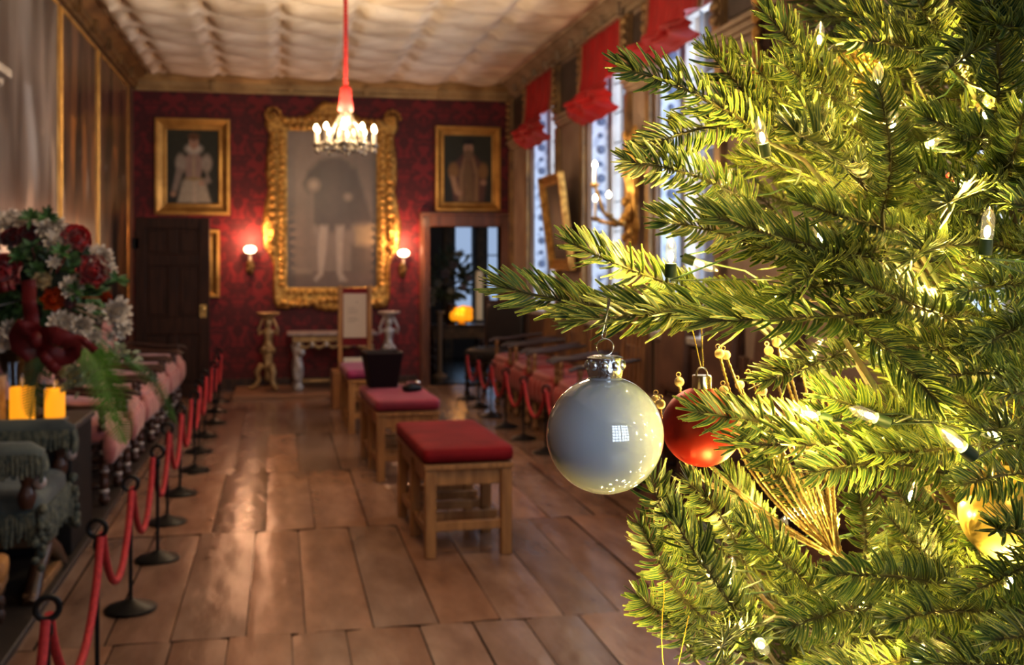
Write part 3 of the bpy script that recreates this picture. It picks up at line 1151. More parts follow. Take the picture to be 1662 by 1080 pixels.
for k in range(NCA):
    a_ = k * 2 * PI / NCA + .2
    c_, s_ = math.cos(a_), math.sin(a_)
    R_ = .215
    m = MB()
    m.tube([(.05 * c_, .05 * s_, -.06), (.13 * c_, .13 * s_, -.125), (R_ * c_, R_ * s_, -.125), (R_ * c_, R_ * s_, -.09)], .007, 8)
    m.M = T(R_ * c_, R_ * s_, -.1)
    m.lathe([(.008, -.01), (.026, 0), (.028, .008), (.012, .012)], 12)
    m.M = Matrix.Identity(4)
    m.ball((R_ * c_, R_ * s_, -.135), .016, 8, 6)
    m.build('arm', MCRYST, t, smooth=60)
    m = MB()
    m.tube([(R_ * c_, R_ * s_, -.09), (R_ * c_, R_ * s_, .0)], .0125, 10)
    cn = m.build('candle', MCANDLE, t)
    m = MB()
    m.M = T(R_ * c_, R_ * s_, .0)
    m.lathe([(.006, 0), (.014, .012), (.016, .022), (.01, .038), (0, .05)], 10)
    m.build('bulb', MGLOW, cn)
    if k % 2 == 0:
        lamp('chandelier_and_fill_light', 'POINT', (CX + (R_ + .03) * c_, CY + (R_ + .03) * s_, CZ + .14), 16, (1, .74, .45), .03)

# --- gilt sconce with three candle lamps on the right wall
SY = 8.22
pt = at(1042, 330, X=XR - .05)
t = thing('gilt_sconce', 'carved gilt wall sconce with three lit candle lamps, between windows on the right', 'wall lamp', (XR - .052, SY, 2.0), -PI / 2)
m = MB()
m.lathe([(0, -.42), (.05, -.36), (.075, -.25), (.05, -.15), (.085, -.02), (.1, .1), (.07, .22), (.1, .34), (.06, .46), (.03, .52), (0, .54)], 12, scal=lambda i, a_: 1 + .2 * math.sin(4 * a_ + i))
for k in range(22):
    r3 = random.Random(k)
    m.ball((r3.uniform(-.09, .09), -.05 - r3.random() * .05, -.38 + k * .04), (.035, .03, .04), 8, 6)
for v in range(len(m.v)):
    m.v[v].y = min(m.v[v].y * .7, -.002) if m.v[v].y > 0 else m.v[v].y * .8
m.build('backplate', GOLDB, t, smooth=60)
for q, (dx, dy, dz) in enumerate(((.0, -.33, .20), (-.16, -.28, -.05), (.14, -.26, -.04))):
    m = MB()
    m.tube([(0, -.07, -.12), (dx * .4, dy * .45, -.24), (dx * .9, dy * .8, -.2 + (dz * .3)), (dx, dy, dz - .14)], [.02, .016, .014, .012], 8)
    m.M = T(dx, dy, dz - .14)
    m.lathe([(.01, -.02), (.035, 0), (.038, .012), (.016, .018)], 12)
    m.M = Matrix.Identity(4)
    m.ball((dx * .5, dy * .5, -.23), (.035, .035, .03), 8, 6)
    m.build('arm', GOLDB, t, smooth=60)
    m = MB()
    m.tube([(dx, dy, dz - .13), (dx, dy, dz)], .012, 10)
    cn = m.build('candle', MCANDLE, t)
    m = MB()
    m.M = T(dx, dy, dz)
    m.lathe([(.006, 0), (.015, .012), (.017, .022), (.01, .038), (0, .05)], 10)
    m.build('bulb', MGLOW, cn)
lamp('sconce_light', 'POINT', (XR - .45, SY, 2.15), 9, (1, .72, .42), .05)

# ================================================================== BENCHES
def bench(loc, rz, L_, W_, lab, top, grp=None):
    t = thing('bench', lab, 'bench', loc, rz)
    hc = .455
    m = MB()
    m.ball((0, 0, hc + .05), (W_ / 2 + .015, L_ / 2 + .015, .045), 40, 14, .12, .35)
    m.build('cushion', top, t, smooth=60)
    m = MB()
    m.box(-W_ / 2 - .005, W_ / 2 + .005, -L_ / 2 - .005, L_ / 2 + .005, hc - .02, hc + .008)
    m.build('bench_top', OAK, t, bevel=.004)
    lw = .055
    for sx in (-1, 1):
        for sy in (-1, 0, 1):
            m = MB()
            x = sx * (W_ / 2 - lw / 2)
            y = sy * (L_ / 2 - lw / 2)
            m.box(x - lw / 2, x + lw / 2, y - lw / 2, y + lw / 2, 0, hc - .022)
            m.build('leg', OAK, t, bevel=.004)
    m = MB()
    for sx in (-1, 1):
        x = sx * (W_ / 2 - lw / 2)
        m.box(x - .012, x + .012, -L_ / 2 + lw, L_ / 2 - lw, hc - .1, hc - .022)
        m.box(x - .014, x + .014, -L_ / 2 + lw, L_ / 2 - lw, .1, .14)
    for sy in (-1, 0, 1):
        y = sy * (L_ / 2 - lw / 2)
        m.box(-W_ / 2 + lw, W_ / 2 - lw, y - .012, y + .012, hc - .1, hc - .022)
    m.build('rail', OAK, t, bevel=.003)
    for y, z in ((-L_ / 2 + lw / 2, .13), (0, .13), (L_ / 2 - lw / 2, .13), (-.25 * L_, .13), (.25 * L_, .13), (L_ / 2 - lw / 2, .26)):
        m = MB()
        m.box(-W_ / 2 + .02, W_ / 2 - .02, y - .016, y + .016, z, z + .045)
        m.build('stretcher', OAK, t, bevel=.003)
    return t
CUSH = mk('deep red velvet cushion', (.24, .008, .012), .75, 0, (.17, .005, .008), 5, 4, .08, 90, spec=.2)
CUSH2 = mk('rose red velvet cushion', (.27, .012, .04), .7, 0, (.18, .008, .025), 5, 4, .08, 90, sheen=.08)
CUSH3 = mk('magenta velvet cushion', (.32, .012, .12), .6, 0, (.2, .008, .07), 5, 4, .08, 90, sheen=.12)
bench((.90, 5.93, 0), math.radians(2.0), 1.0, .44, 'oak bench with deep red cushion, nearest of the three benches', CUSH)
bench((.82, 7.92, 0), math.radians(2.5), .98, .42, 'oak bench with rose red cushion carrying the black bin, middle of the three benches', CUSH2)
bench((.77, 10.0, 0), math.radians(1.5), .86, .42, 'oak bench with bright magenta cushion, farthest of the three benches', CUSH3)

t = thing('planter', 'black tapered square bin standing on the middle bench cushion', 'bin', (.735, 8.22, .552), .08)
m = MB()
b0, b1, h_ = .098, .135, .25
ring = lambda r_, z: [(sx * r_, sy * r_, z) for sx, sy in ((-1, -1), (1, -1), (1, 1), (-1, 1))]
vs = ring(b0, 0) + ring(b1, h_) + ring(b1 - .012, h_) + ring(b0 - .012, .02)
m.add(vs, [(3, 2, 1, 0)] + [(k * 4 + i, k * 4 + (i + 1) % 4, k * 4 + 4 + (i + 1) % 4, k * 4 + 4 + i) for k in range(3) for i in range(4)] + [(12, 13, 14, 15)])
m.build('body', mk('matte black box', (.012, .004, .005), .6, spec=.15), t, smooth=0, bevel=.004)
m = MB()
for i in range(4):
    c4 = [Vector(q) for q in ring(b1 - .006, h_ + .004)]
    m.bar(c4[i], c4[(i + 1) % 4], .016, .012)
m.build('rim', mk('dark rim', (.02, .009, .009), .5), t, bevel=.002)

t = thing('small_device', 'small black and silver object lying on the middle bench in front of the bin', 'gadget', (.915, 7.86, .551), .5)
m = MB()
m.ball((0, 0, .022), (.065, .045, .021), 20, 10, .4)
m.ball((-.01, .0, .044), (.03, .03, .012), 12, 8, .5)
m.build('body', BLACK, t, smooth=60)
m = MB()
m.tube([(-.06, -.01, .052), (-.02, .01, .062), (.03, .0, .06), (.055, -.02, .05)], .008, 8)
m.build('strap', mk('dull red strap', (.2, .05, .04), .6), t)
m = MB()
m.ball((.055, .012, .05), (.022, .022, .022), 12, 8)
m.build('knob', mk('bright silver', (.8, .78, .75), .2, 1), t)
# ================================================================== CHAIRS AND ROPE BARRIERS
PINK = mk('rose pink damask upholstery', (.5, .2, .17), .6, 0, (.33, .1, .1), 10, 5, .1, 60, sheen=.4)
SALM = mk('faded red leather upholstery', (.33, .04, .035), .5, 0, (.26, .03, .025), 7, 4, .08, 60, sheen=.15)
BROWNU = mk('brown leather upholstery', (.15, .075, .045), .5, 0, (.09, .042, .026), 7, 4, .08, 60)
MAROON = mk('dark fringe', (.16, .02, .03), .7, 0, (.08, .01, .015), 30)
CHW = mk('turned chair walnut', (.085, .03, .016), .35, 0, (.04, .015, .009), 8, 5, .1, 40, coat=.1)
CHL = mk('golden chair wood', (.34, .18, .075), .4, 0, (.2, .1, .04), 8, 5, .1, 40)
WHT = mk('silvered turning', (.5, .44, .42), .35, .3, (.3, .25, .24), 12)


def turned(m, p0, p1, r, n=9, k=5):
    p0, p1 = Vector(p0), Vector(p1)
    pts, rs = [], []
    N = k * 6
    for i in range(N + 1):
        u = i / N
        pts.append(p0.lerp(p1, u))
        rs.append(r * (.72 + .38 * abs(math.sin(PI * k * u))))
    m.tube(pts, rs, n)


def armchair(loc, rz, lab, grp, fab, wood, sh=.42, bh=.98, w=.64, d=.58, skirt=True, arms=True, seat_t=.09, tilt=.06, openback=False, armr=1., armmat=None, armz=0.):
    """local front is -Y"""
    t = thing('armchair' if arms else 'side_chair', lab, 'chair', loc, rz, grp)
    m = MB()
    m.ball((0, 0, sh - .01), (w / 2, d / 2, seat_t), 28, 14, .3, .55)
    if skirt:                       # the seat cover falls in scallops over the front rail
        for k in range(5):
            x = -w / 2 + w * (k + .5) / 5
            m.ball((x, -d / 2 + .015, sh - .1), (w / 9.0, .045, .105), 10, 8, .8)
    m.build('seat', fab, t, smooth=60)
    if openback:
        for k in range(5):
            m = MB()
            m.M = T(0, d / 2 - .02, 0, rx=-tilt)
            x = -w / 2 + .1 + k * (w - .2) / 4
            m.box(x - .02, x + .02, -.01, .012, sh + .07, bh - .02)
            m.build('back_slat', wood, t, bevel=.004)
    m = MB()
    m.M = T(0, d / 2 - .03, 0, rx=-tilt)
    m.ball((0, 0, (sh + .1 + bh) / 2), (w / 2 - .04, .05, (bh - sh - .1) / 2), 24, 14, .25, .35)
    if not openback:
        m.build('backrest', fab, t, smooth=60)
    m = MB()
    m.M = T(0, d / 2 - .0, 0, rx=-tilt)
    for s in (-1, 1):
        m.box(s * (w / 2 - .03) - .022, s * (w / 2 - .03) + .022, -.02, .03, sh - .05, bh + .03)
        m.ball((s * (w / 2 - .03), .005, bh + .05), (.03, .03, .035), 10, 8)
    m.box(-w / 2 + .04, w / 2 - .04, -.015, .025, bh - .02, bh + .03)
    m.box(-w / 2 + .04, w / 2 - .04, -.01, .02, sh + .02, sh + .07)
    m.build('back_frame', wood, t, bevel=.004)
    for sx in (-1, 1):
        for sy in (-1, 1):
            m = MB()
            turned(m, (sx * (w / 2 - .045), sy * (d / 2 - .045), 0), (sx * (w / 2 - .045), sy * (d / 2 - .045), sh - .04), .026, 10, 5)
            if sy < 0:
                m.ball((sx * (w / 2 - .045), sy * (d / 2 - .045), .03), (.034, .034, .03), 10, 8)
            m.build('leg', wood, t, smooth=60)
    m = MB()
    for sx in (-1, 1):
        turned(m, (sx * (w / 2 - .045), -d / 2 + .05, .11), (sx * (w / 2 - .045), d / 2 - .05, .11), .018, 8, 5)
    turned(m, (-w / 2 + .05, -d / 2 + .07, .24), (w / 2 - .05, -d / 2 + .07, .24), .022, 8, 7)
    turned(m, (-w / 2 + .05, 0, .11), (w / 2 - .05, 0, .11), .018, 8, 5)
    m.build('stretcher', wood, t, smooth=60)
    if arms:
        for s in (-1, 1):
            m = MB()
            m.tube([(s * (w / 2 - .02), d / 2, sh + .26 + armz), (s * (w / 2), d * .2, sh + .24 + armz), (s * (w / 2 + .005), -d * .2, sh + .21 + armz), (s * (w / 2 + .005), -d / 2 + .03, sh + .21 + armz), (s * (w / 2 + .005), -d / 2 - .035, sh + .185 + armz)],
                   [.02 * armr, .022 * armr, .024 * armr, .028 * armr, .02 * armr], 10)
            am = m.build('armrest', armmat or wood, t, smooth=60)
            m = MB()
            turned(m, (s * (w / 2), -d / 2 + .05, sh), (s * (w / 2), -d / 2 + .05, sh + .2 + armz), .021, 8, 3)
            m.build('arm_support', wood, am, smooth=60)
    return t

# --- pink armchairs in a row along the left wall, facing across the gallery
ys = [7.2, 8.1, 9.0, 9.9, 10.8, 11.6]
pc = armchair((-1.285, ys[0], .03), PI / 2, 'pink upholstered armchair against left wall, first beyond the flower pedestal', 'pink armchairs along the left wall', PINK, CHW, .44, 1.0, .66, .62, armr=.7, armmat=CHW, armz=-.07)
# pale turned bosses on the front legs
for q in [c for c in pc.children if c.name.startswith('leg')]:
    bx_ = q.data.vertices[0].co
    if q.bound_box[0][1] < 0:
        for z in (.08, .2, .31):
            m = MB()
            m.ball(((q.bound_box[0][0] + q.bound_box[6][0]) / 2, (q.bound_box[0][1] + q.bound_box[6][1]) / 2, z), (.03, .03, .022), 10, 8)
            m.build('turning', WHT, q, smooth=60, label='silvered ball turning')
for k in range(1, 6):
    dup(pc, (-1.285, ys[k], .03), PI / 2 + (.03 if k % 2 else -.03), 'pink upholstered armchair against left wall, %s in the row counting from the flowers' % ORD[k])

# --- faded red armchairs along the right wall behind the rope
ys2 = [8.35, 9.2, 10.1, 11.0]
rc = armchair((2.42, ys2[3], 0), -PI / 2, 'faded red armchair with golden wood arms on the right, farthest of its row', 'red armchairs along the right wall', SALM, CHL, .47, 1.02, .68, .52, openback=True, armr=.75, armmat=mk('dark polished arm', (.07, .05, .05), .25, coat=.5))
nm = ['faded red armchair on the right, nearest of its row, beside the white bauble', 'faded red armchair on the right, second of its row from the camera',
      'faded red armchair on the right, third of its row from the camera']
for k in range(3):
    dup(rc, (2.42, ys2[k], 0), -PI / 2 + (.04 if k % 2 else -.04), nm[k])

# --- dark high-backed chair beside the doorway
armchair((2.33, 12.1, 0), -PI / 2 + .9, 'black high-backed chair in the corner beside the open doorway', None, mk('black leather', (.02, .014, .012), .45, 0, (.012, .009, .008), 6), DARKWOOD, .46, 1.02, .56, .5, skirt=False, arms=False)

# --- brown tall-backed chairs nearer, half hidden by the baubles
bc = armchair((2.44, 7.35, 0), -PI / 2, 'brown leather high-backed chair on the right wall, seen between the two baubles', 'brown high-backed chairs', BROWNU, CHW, .46, 1.12, .56, .5, skirt=False, arms=False)
for k, (y, l) in enumerate(((6.55, 'brown leather high-backed chair on the right wall, directly behind the red bauble'),
                            (5.75, 'brown leather high-backed chair on the right wall, behind the beaded spray'))):
    dup(bc, (2.44, y, 0), -PI / 2, l)

# --- fringed X-frame armchair close on the left
BLUE = mk('faded blue green velvet', (.09, .105, .095), .8, 0, (.018, .026, .032), 4, 6, .2, 60, sheen=.1, ramp=(.35, .62))
FRI = mk('greyish tasselled fringe', (.15, .15, .105), .8, 0, (.035, .05, .047), 38, 4, .5, 120)
t = thing('fringed_armchair', 'old blue green velvet armchair with heavy tasselled fringe, close on the left', 'chair', (-1.22, 5.26, .03), PI / 2)
w, d, sh = .70, .44, .36
m = MB()
m.ball((0, 0, sh + .03), (w / 2, d / 2 + .02, .085), 30, 14, .25, .5)
m.build('seat', BLUE, t, smooth=60)


def fringe(m, a, b, drop, n):
    a, b = Vector(a), Vector(b)
    for i in range(n):
        p = a.lerp(b, (i + .5) / n)
        q = p + Vector((rnd.uniform(-.006, .006), rnd.uniform(-.012, .006), -drop * rnd.uniform(.75, 1.1)))
        m.tube([p, p.lerp(q, .5) + Vector((0, -.004, 0)), q], [.008, .011, .009], 5)
m = MB()
fringe(m, (-w / 2, -d / 2 - .02, sh + .03), (w / 2, -d / 2 - .02, sh + .03), .15, 70)
fringe(m, (-w / 2 - .005, d / 2, sh + .03), (-w / 2 - .005, -d / 2, sh + .03), .13, 40)
fringe(m, (w / 2 + .005, -d / 2, sh + .03), (w / 2 + .005, d / 2, sh + .03), .13, 40)
for x in (-w / 2, w / 2):
    for k in range(24):
        m.ball((x + rnd.uniform(-.04, .04), -d / 2 - .03 + rnd.uniform(-.02, .02), sh - .08 + rnd.uniform(-.12, .12)), rnd.uniform(.014, .024), 6, 5)
m.build('seat_fringe', FRI, t, smooth=60)
for s in (-1, 1):
    m = MB()
    m.tube([(s * w / 2, d / 2 - .02, .64), (s * w / 2, 0, .64), (s * w / 2, -d / 2 + .02, .635), (s * w / 2, -d / 2 - .03, .615)], [.045, .05, .052, .04], 12)
    am = m.build('armrest', BLUE, t, smooth=60)
    m = MB()
    for q in (-.045, .045):
        fringe(m, (s * w / 2 + q, d / 2, .64), (s * w / 2 + q, -d / 2 - .02, .64), .1, 44)
    fringe(m, (s * w / 2 - .04, -d / 2 - .035, .63), (s * w / 2 + .04, -d / 2 - .035, .63), .1, 10)
    m.build('arm_fringe', FRI, am, smooth=60)
    m = MB()
    turned(m, (s * w / 2, -d / 2 + .03, sh + .05), (s * w / 2, -d / 2 + .02, .6), .034, 10, 2)
    m.build('arm_support', CHW, am, smooth=60)
    m = MB()
    m.ball((s * w / 2, -d / 2 - .02, sh + .16), (.03, .03, .035), 10, 8)
    m.build('boss', WHT, am, smooth=60)
m = MB()
m.M = T(0, d / 2 - .02, 0, rx=-.05)
m.ball((0, 0, .86), (w / 2 - .03, .045, .3), 24, 14, .25, .3)
m.build('backrest', BLUE, t, smooth=60)
for y in (-d / 2 + .02, d / 2 - .03):
    for s in (-1, 1):
        m = MB()
        m.tube([(s * (w / 2 - .02), y, sh), (s * .2, y, .27), (0, y, .19), (-s * .2, y, .1), (-s * (w / 2 - .02), y, .0)], [.03, .032, .036, .034, .036], 8)
        m.build('leg', DARKWOOD, t, smooth=60)
m = MB()
m.box(-w / 2 + .02, w / 2 - .02, -d / 2 - .0, -d / 2 + .05, .0, .045)
m.box(-w / 2 + .02, w / 2 - .02, d / 2 - .06, d / 2 - .0, .0, .045)
m.box(-.04, .04, -d / 2, d / 2, .17, .21)
m.build('stretcher', CHL, t, bevel=.006)
# small orange tin beneath the chair
t = thing('gilt_footstool', 'small golden brown footstool tucked under the fringed armchair', 'stool', (-1.2, 4.62, .03), .1)
m = MB()
m.ball((0, 0, .235), (.16, .12, .045), 20, 10, .35)
m.build('cushion', mk('old gold velvet', (.42, .2, .05), .7, 0, (.26, .11, .03), 10, 4, .2), t, smooth=60)
m = MB()
m.box(-.15, .15, -.11, .11, .16, .205)
m.build('frame', CHL, t, bevel=.006)
for sx in (-1, 1):
    for sy in (-1, 1):
        m = MB()
        turned(m, (sx * .12, sy * .085, 0), (sx * .12, sy * .085, .17), .02, 8, 3)
        m.build('leg', DARKWOOD, t, smooth=60)

# --- stanchions and ropes
def post(loc, lab, grp, hgt=.5):
    t = thing('barrier_post', lab, 'barrier post', loc, 0, grp)
    m = MB()
    m.lathe([(.0, 0), (.105, 0), (.108, .008), (.095, .018), (.05, .03), (.02, .045), (.0, .05)], 28)
    m.build('base', BLACK, t)
    m = MB()
    m.tube([(0, 0, .03), (0, 0, hgt)], .008, 10)
    m.lathe([(.008, hgt - .05), (.014, hgt - .04), (.014, hgt - .02), (.008, hgt)], 10)
    m.build('pole', BLACK, t)
    m = MB()
    m.tube([(.030 * math.cos(a), 0, hgt + .030 + .030 * math.sin(a)) for a in [2 * PI * k / 20 for k in range(20)]], .0085, 8, closed=True)
    m.build('ring', BLACK, t)
    return t


def rope(a, b, sag, lab, grp, r=.0135):
    a, b = Vector(a), Vector(b)
    m = MB()
    pts = []
    for i in range(23):
        u = i / 22
        p = a.lerp(b, u)
        p.z -= sag * (1 - (2 * u - 1) ** 2) ** .8
        pts.append(p)
    m.tube(pts, r, 9)
    o = m.build('barrier_rope', ROPE, None, smooth=60)
    tag(o, lab, 'rope', grp)
lp = [2.3, 3.16, 4.08] + [4.89 + .8 * k for k in range(10)]
XB = -.61
first = None
names = ['just out of frame', 'nearest', 'second', 'third', 'fourth', 'fifth', 'sixth', 'seventh', 'eighth', 'ninth', 'tenth', 'eleventh', 'twelfth', 'thirteenth']
for i, y in enumerate(lp):
    if i == 0:
        continue
    lab = 'black iron rope post on the left, %s from the camera' % (names[i] if i > 1 else 'cut by the frame, nearest')
    if first is None:
        first = post((XB, y, 0), lab, 'left rope posts')
        first.rotation_euler = (0, 0, .25)
    else:
        dup(first, (XB + .02 * math.sin(i * 2), y, 0), .2 * math.sin(i * 3), lab)
for i in range(len(lp) - 1):
    rope((XB, lp[i] + .026, .505), (XB, lp[i + 1] - .026, .505), .26 if i > 1 else .3,
         'red barrier rope on the left, hanging between the %s and %s posts' % ((names[i], names[i + 1]) if i else ('unseen', 'nearest')), 'left barrier ropes')
rp_ = [6.9, 7.6, 8.3, 9.0, 9.7, 10.4, 11.1, 11.8]
XR2 = 2.0
first = None
for i, y in enumerate(rp_):
    lab = 'slim dark rope post on the right before the chairs, %s from the camera' % names[i + 1]
    if first is None:
        first = post((XR2 + .04, y, 0), lab, 'right rope posts', .46)
    else:
        dup(first, (XR2 + (.04 - .02 * i if i < 4 else -.03), y, 0), .1 * math.sin(i), lab)
for i in range(len(rp_) - 1):
    xa = XR2 + (.04 - .02 * i if 0 < i < 4 else .04 if i == 0 else -.03)
    j = i + 1
    xb = XR2 + (.04 - .02 * j if j < 4 else -.03)
    rope((xa, rp_[i] + .026, .475), (xb, rp_[j] - .026, .475), .24, 'red barrier rope on the right, between its %s and %s posts' % (names[i + 1], names[i + 2]), 'right barrier ropes')

# ================================================================== FESTOON BLINDS
BLIND = mk('scarlet silk blind', (.46, .012, .014), .6, 0, (.33, .007, .01), 3, 4, .1, 30)
TRIM = mk('faded gold fringe', (.42, .24, .12), .8, 0, (.25, .12, .06), 60, 3, .5, 200)
for (a, b), zb, lab, hem in ((WIN[0], 2.72, 'red festoon blind gathered over the farthest window on the right', .3),
                        (WIN[1], 2.70, 'red festoon blind gathered over the middle window on the right', .3),
                        (WIN[2], 2.93, 'red festoon blind gathered over the nearest window, behind the fir branch', .2)):
    b2 = b + .02
    a2 = a + (.12 if a < 7 else .0)
    t = thing('festoon_blind', lab, 'blind', (XR - .02, a2, 0))
    Wd = b2 - a2
    zt = 3.47
    m = MB()

    def fn(u, v):
        z = zt - (zt - zb - hem) * v
        return (-.03 - .012 * math.sin(u * 26) * (.4 + v) - .03 * v ** 3, Wd * u, z)
    m.grid(fn, 40, 18)
    m.build('blind_cloth', BLIND, t, smooth=80)

    def fn2(u, v):      # the gathered pouf: soft horizontal bags
        sw = .1 * (1 - abs(2 * u - 1) ** 2)
        z = zb + hem - hem * v - (.03 * math.sin(PI * u) - .02) * v
        fold = abs(math.sin(v * PI * 3 + 1.5 * math.sin(u * 5)))
        puff = math.sin(PI * min(1, v * 1.05)) ** .7
        return (-.05 - puff * (.1 + .05 * fold + .03 * math.sin(u * 19 + v * 8)) - sw * .2, Wd * (u + .05 * puff * (2 * u - 1)), z + .007 * math.sin(u * 23 + v * 3) * v)
    m = MB()
    m.grid(fn2, 60, 26)
    m.build('gathered_hem', BLIND, t, smooth=80)
    for u in (0, 1):
        m = MB()
        m.tube([fn(u, v / 12) for v in range(13)], .018, 6)
        m.build('edge_fringe', TRIM, t, smooth=60)
    m = MB()
    m.box(-.07, .0, -.02, Wd + .02, zt - .02, zt + .0)
    m.build('headboard', mcorp, t)
# ================================================================== PEDESTAL, FLOWERS, LANTERNS
t = thing('pedestal', 'black box pedestal standing behind the fringed armchair under the flowers', 'pedestal', (-1.29, 6.05, .03))
m = MB()
m.box(-.29, .29, -.3, .3, 0, .60)
m.build('body', mk('near black painted wood', (.012, .010, .010), .6, 0, (.008, .007, .007), 6, spec=.2), t, bevel=.01)
m = MB()
m.box(-.305, .305, -.315, .315, .60, .635)
m.build('pedestal_top', mk('dark grey slab', (.06, .048, .042), .5, 0, (.045, .038, .034), 6), t, bevel=.008)
PT = .667

WHITE = mk('white petals', (.86, .79, .70), .6, 0, (.5, .43, .36), 20, 3)
REDR = mk('red rose petals', (.5, .008, .012), .5, 0, (.26, .004, .008), 14, 3, sheen=.3)
DKRED = mk('dark red petals', (.2, .006, .012), .5, 0, (.1, .004, .008), 14, 3, sheen=.3)
ORNG = mk('orange petals', (.6, .1, .015), .5, 0, (.35, .03, .008), 14, 3)
CREAM = mk('cream petals', (.6, .5, .3), .6, 0, (.4, .32, .2), 14, 3)
LEAF = mk('flower foliage', (.07, .17, .045), .5, 0, (.025, .065, .02), 9, 3)
PALEF = mk('pale green filler', (.33, .36, .24), .6, 0, (.16, .2, .12), 16, 3)
FERN = mk('bright fern', (.14, .3, .035), .5, 0, (.07, .17, .02), 6, 3)
RIB = mk('dark red ribbon', (.13, .004, .007), .45, 0, (.12, .004, .006), 5)
FL = Vector((-1.29, 6.05, PT))


def petal(m, base, dirv, nrm, L_, W_, cup):
    M0 = m.M
    m.M = M0 @ basis(base, dirv, nrm)
    m.grid(lambda u, v: ((u - .5) * W_ * (math.sin(PI * (.12 + .8 * v)) ** .8), L_ * v, cup * L_ * (v * v) + (u - .5) ** 2 * W_ * 1.4), 4, 4)
    m.M = M0


def rose(r):
    m = MB()
    r4 = random.Random(int(r * 1e4))
    for ring_, (n, el, k, cup) in enumerate(((3, 1.35, .55, .25), (5, 1.1, .75, .3), (6, .8, .95, .25), (7, .42, 1.1, .1))):
        for i in range(n):
            a = 2 * PI * i / n + ring_ * .6 + r4.uniform(-.1, .1)
            o = Vector((math.cos(a), math.sin(a), 0))
            dv = o * math.cos(el) + Vector((0, 0, math.sin(el)))
            nv = -o * math.sin(el) + Vector((0, 0, math.cos(el)))
            petal(m, o * r * .12 + Vector((0, 0, -.1 * r * ring_)), dv, nv, r * k, r * (.75 + .2 * ring_), cup)
    m.ball((0, 0, .1 * r), (r * .42, r * .42, r * .5), 12, 8)
    return m


def daisy(r, n=12):
    m = MB()
    r4 = random.Random(int(r * 1e5) + n)
    for ring_, (el, k) in enumerate(((.2, 1), (.6, .85), (1.0, .6))):
        for i in range(n):
            a = 2 * PI * i / n + ring_ * .3 + r4.uniform(-.12, .12)
            o = Vector((math.cos(a), math.sin(a), 0))
            e = el + r4.uniform(-.1, .1)
            petal(m, o * r * .08, o * math.cos(e) + Vector((0, 0, math.sin(e))), -o * math.sin(e) + Vector((0, 0, math.cos(e))), r * k, r * .42, .18)
    m.ball((0, 0, .06 * r), (r * .2, r * .2, r * .16), 10, 6)
    return m

fl = thing('flower_arrangement', 'large arrangement of red and white flowers with a red bow on the black pedestal', 'flowers', FL)
m = MB()
m.lathe([(0, 0), (.13, 0), (.14, .02), (.07, .06), (.05, .1), (.06, .18), (.1, .26), (.12, .34), (.1, .36), (0, .36)], 24)
m.build('vase', mk('dark bronze urn', (.04, .025, .018), .35, .6), fl)


def flower(px_, py_, rp, kind, d=None):
    r_ = math.hypot((px_ - 62) / 140, (py_ - 475) / 130)
    d = d if d else 5.43 + .3 * min(1.2, r_) ** 2 * (1 if px_ < 62 else .6)
    p = at(px_, py_, d=d) - FL
    p.x = max(p.x, -.2)
    r = rp / FPX * d
    cen = Vector((.08, .1, .62))
    dv = (p - cen).normalized() + Vector((.25, -.75, .15))
    mm, mat, nm = {'w': (daisy(r * 1.15, 13), WHITE, 'white_flower'), 'b': (daisy(r * 1.05, 7), WHITE, 'white_bud'), 'c': (rose(r), CREAM, 'cream_rose'),
                   'r': (rose(r * 1.2), REDR, 'red_rose'), 'd': (rose(r * 1.15), DKRED, 'dark_red_flower'), 'o': (rose(r * 1.1), ORNG, 'orange_flower')}[kind]
    M_ = basis(p, dv.cross(Vector((.3, .2, 1))), dv)
    mm.v = [M_ @ v for v in mm.v]
    mm.tube([p - dv.normalized() * r * .2, p.lerp(cen, .5), cen], .004, 5)
    mm.build(nm, mat, fl, smooth=80)
for f in ((16, 366, 24, 'w'), (38, 362, 18, 'w'), (81, 374, 24, 'w'), (94, 396, 22, 'w'), (87, 427, 12, 'b'), (68, 456, 15, 'c'), (114, 468, 18, 'w'),
          (160, 420, 20, 'w'), (171, 440, 16, 'w'), (98, 523, 20, 'w'), (132, 528, 17, 'w'), (186, 506, 23, 'w'), (193, 530, 18, 'w'), (163, 517, 8, 'b'),
          (20, 535, 18, 'w'), (16, 556, 20, 'w'), (24, 575, 15, 'w'), (152, 548, 12, 'w'), (177, 546, 10, 'b'), (146, 500, 9, 'b'), (-12, 400, 26, 'w'), (-20, 500, 26, 'w'),
          (122, 390, 20, 'r'), (148, 442, 23, 'r'), (8, 445, 26, 'r'), (49, 388, 20, 'd'), (22, 390, 17, 'd'), (-25, 450, 24, 'r'),
          (86, 486, 18, 'o'), (171, 484, 9, 'o'), (197, 549, 9, 'd'), (112, 492, 9, 'd')):
    flower(*f)


def leaf(m, p, dv, n, L_, W_):
    M0 = m.M
    m.M = M0 @ basis(p, dv, n)
    m.grid(lambda u, v: ((u - .5) * W_ * math.sin(PI * min(.98, .06 + .94 * v)), L_ * v, -.25 * L_ * v * v + abs(u - .5) * W_ * .35), 2, 4)
    m.M = M0
r2 = random.Random(8)
m = MB()
cen = Vector((.09, .1, .64))
for k in range(820):
    u = Vector((r2.gauss(0, 1), r2.gauss(0, 1), r2.gauss(0, 1))).normalized()
    p = cen + Vector((u.x * .27, u.y * .22, u.z * .30 - .03)) * r2.uniform(.45, 1.0)
    p.x = max(p.x, -.17)
    if p.z < .25:
        p.z = .25 + r2.random() * .1
    leaf(m, p, u + Vector((r2.uniform(-.6, .6), r2.uniform(-.6, .6), r2.uniform(-.5, .8))), Vector((r2.uniform(-1, 1), -1, r2.random())), r2.uniform(.05, .1), r2.uniform(.02, .035))
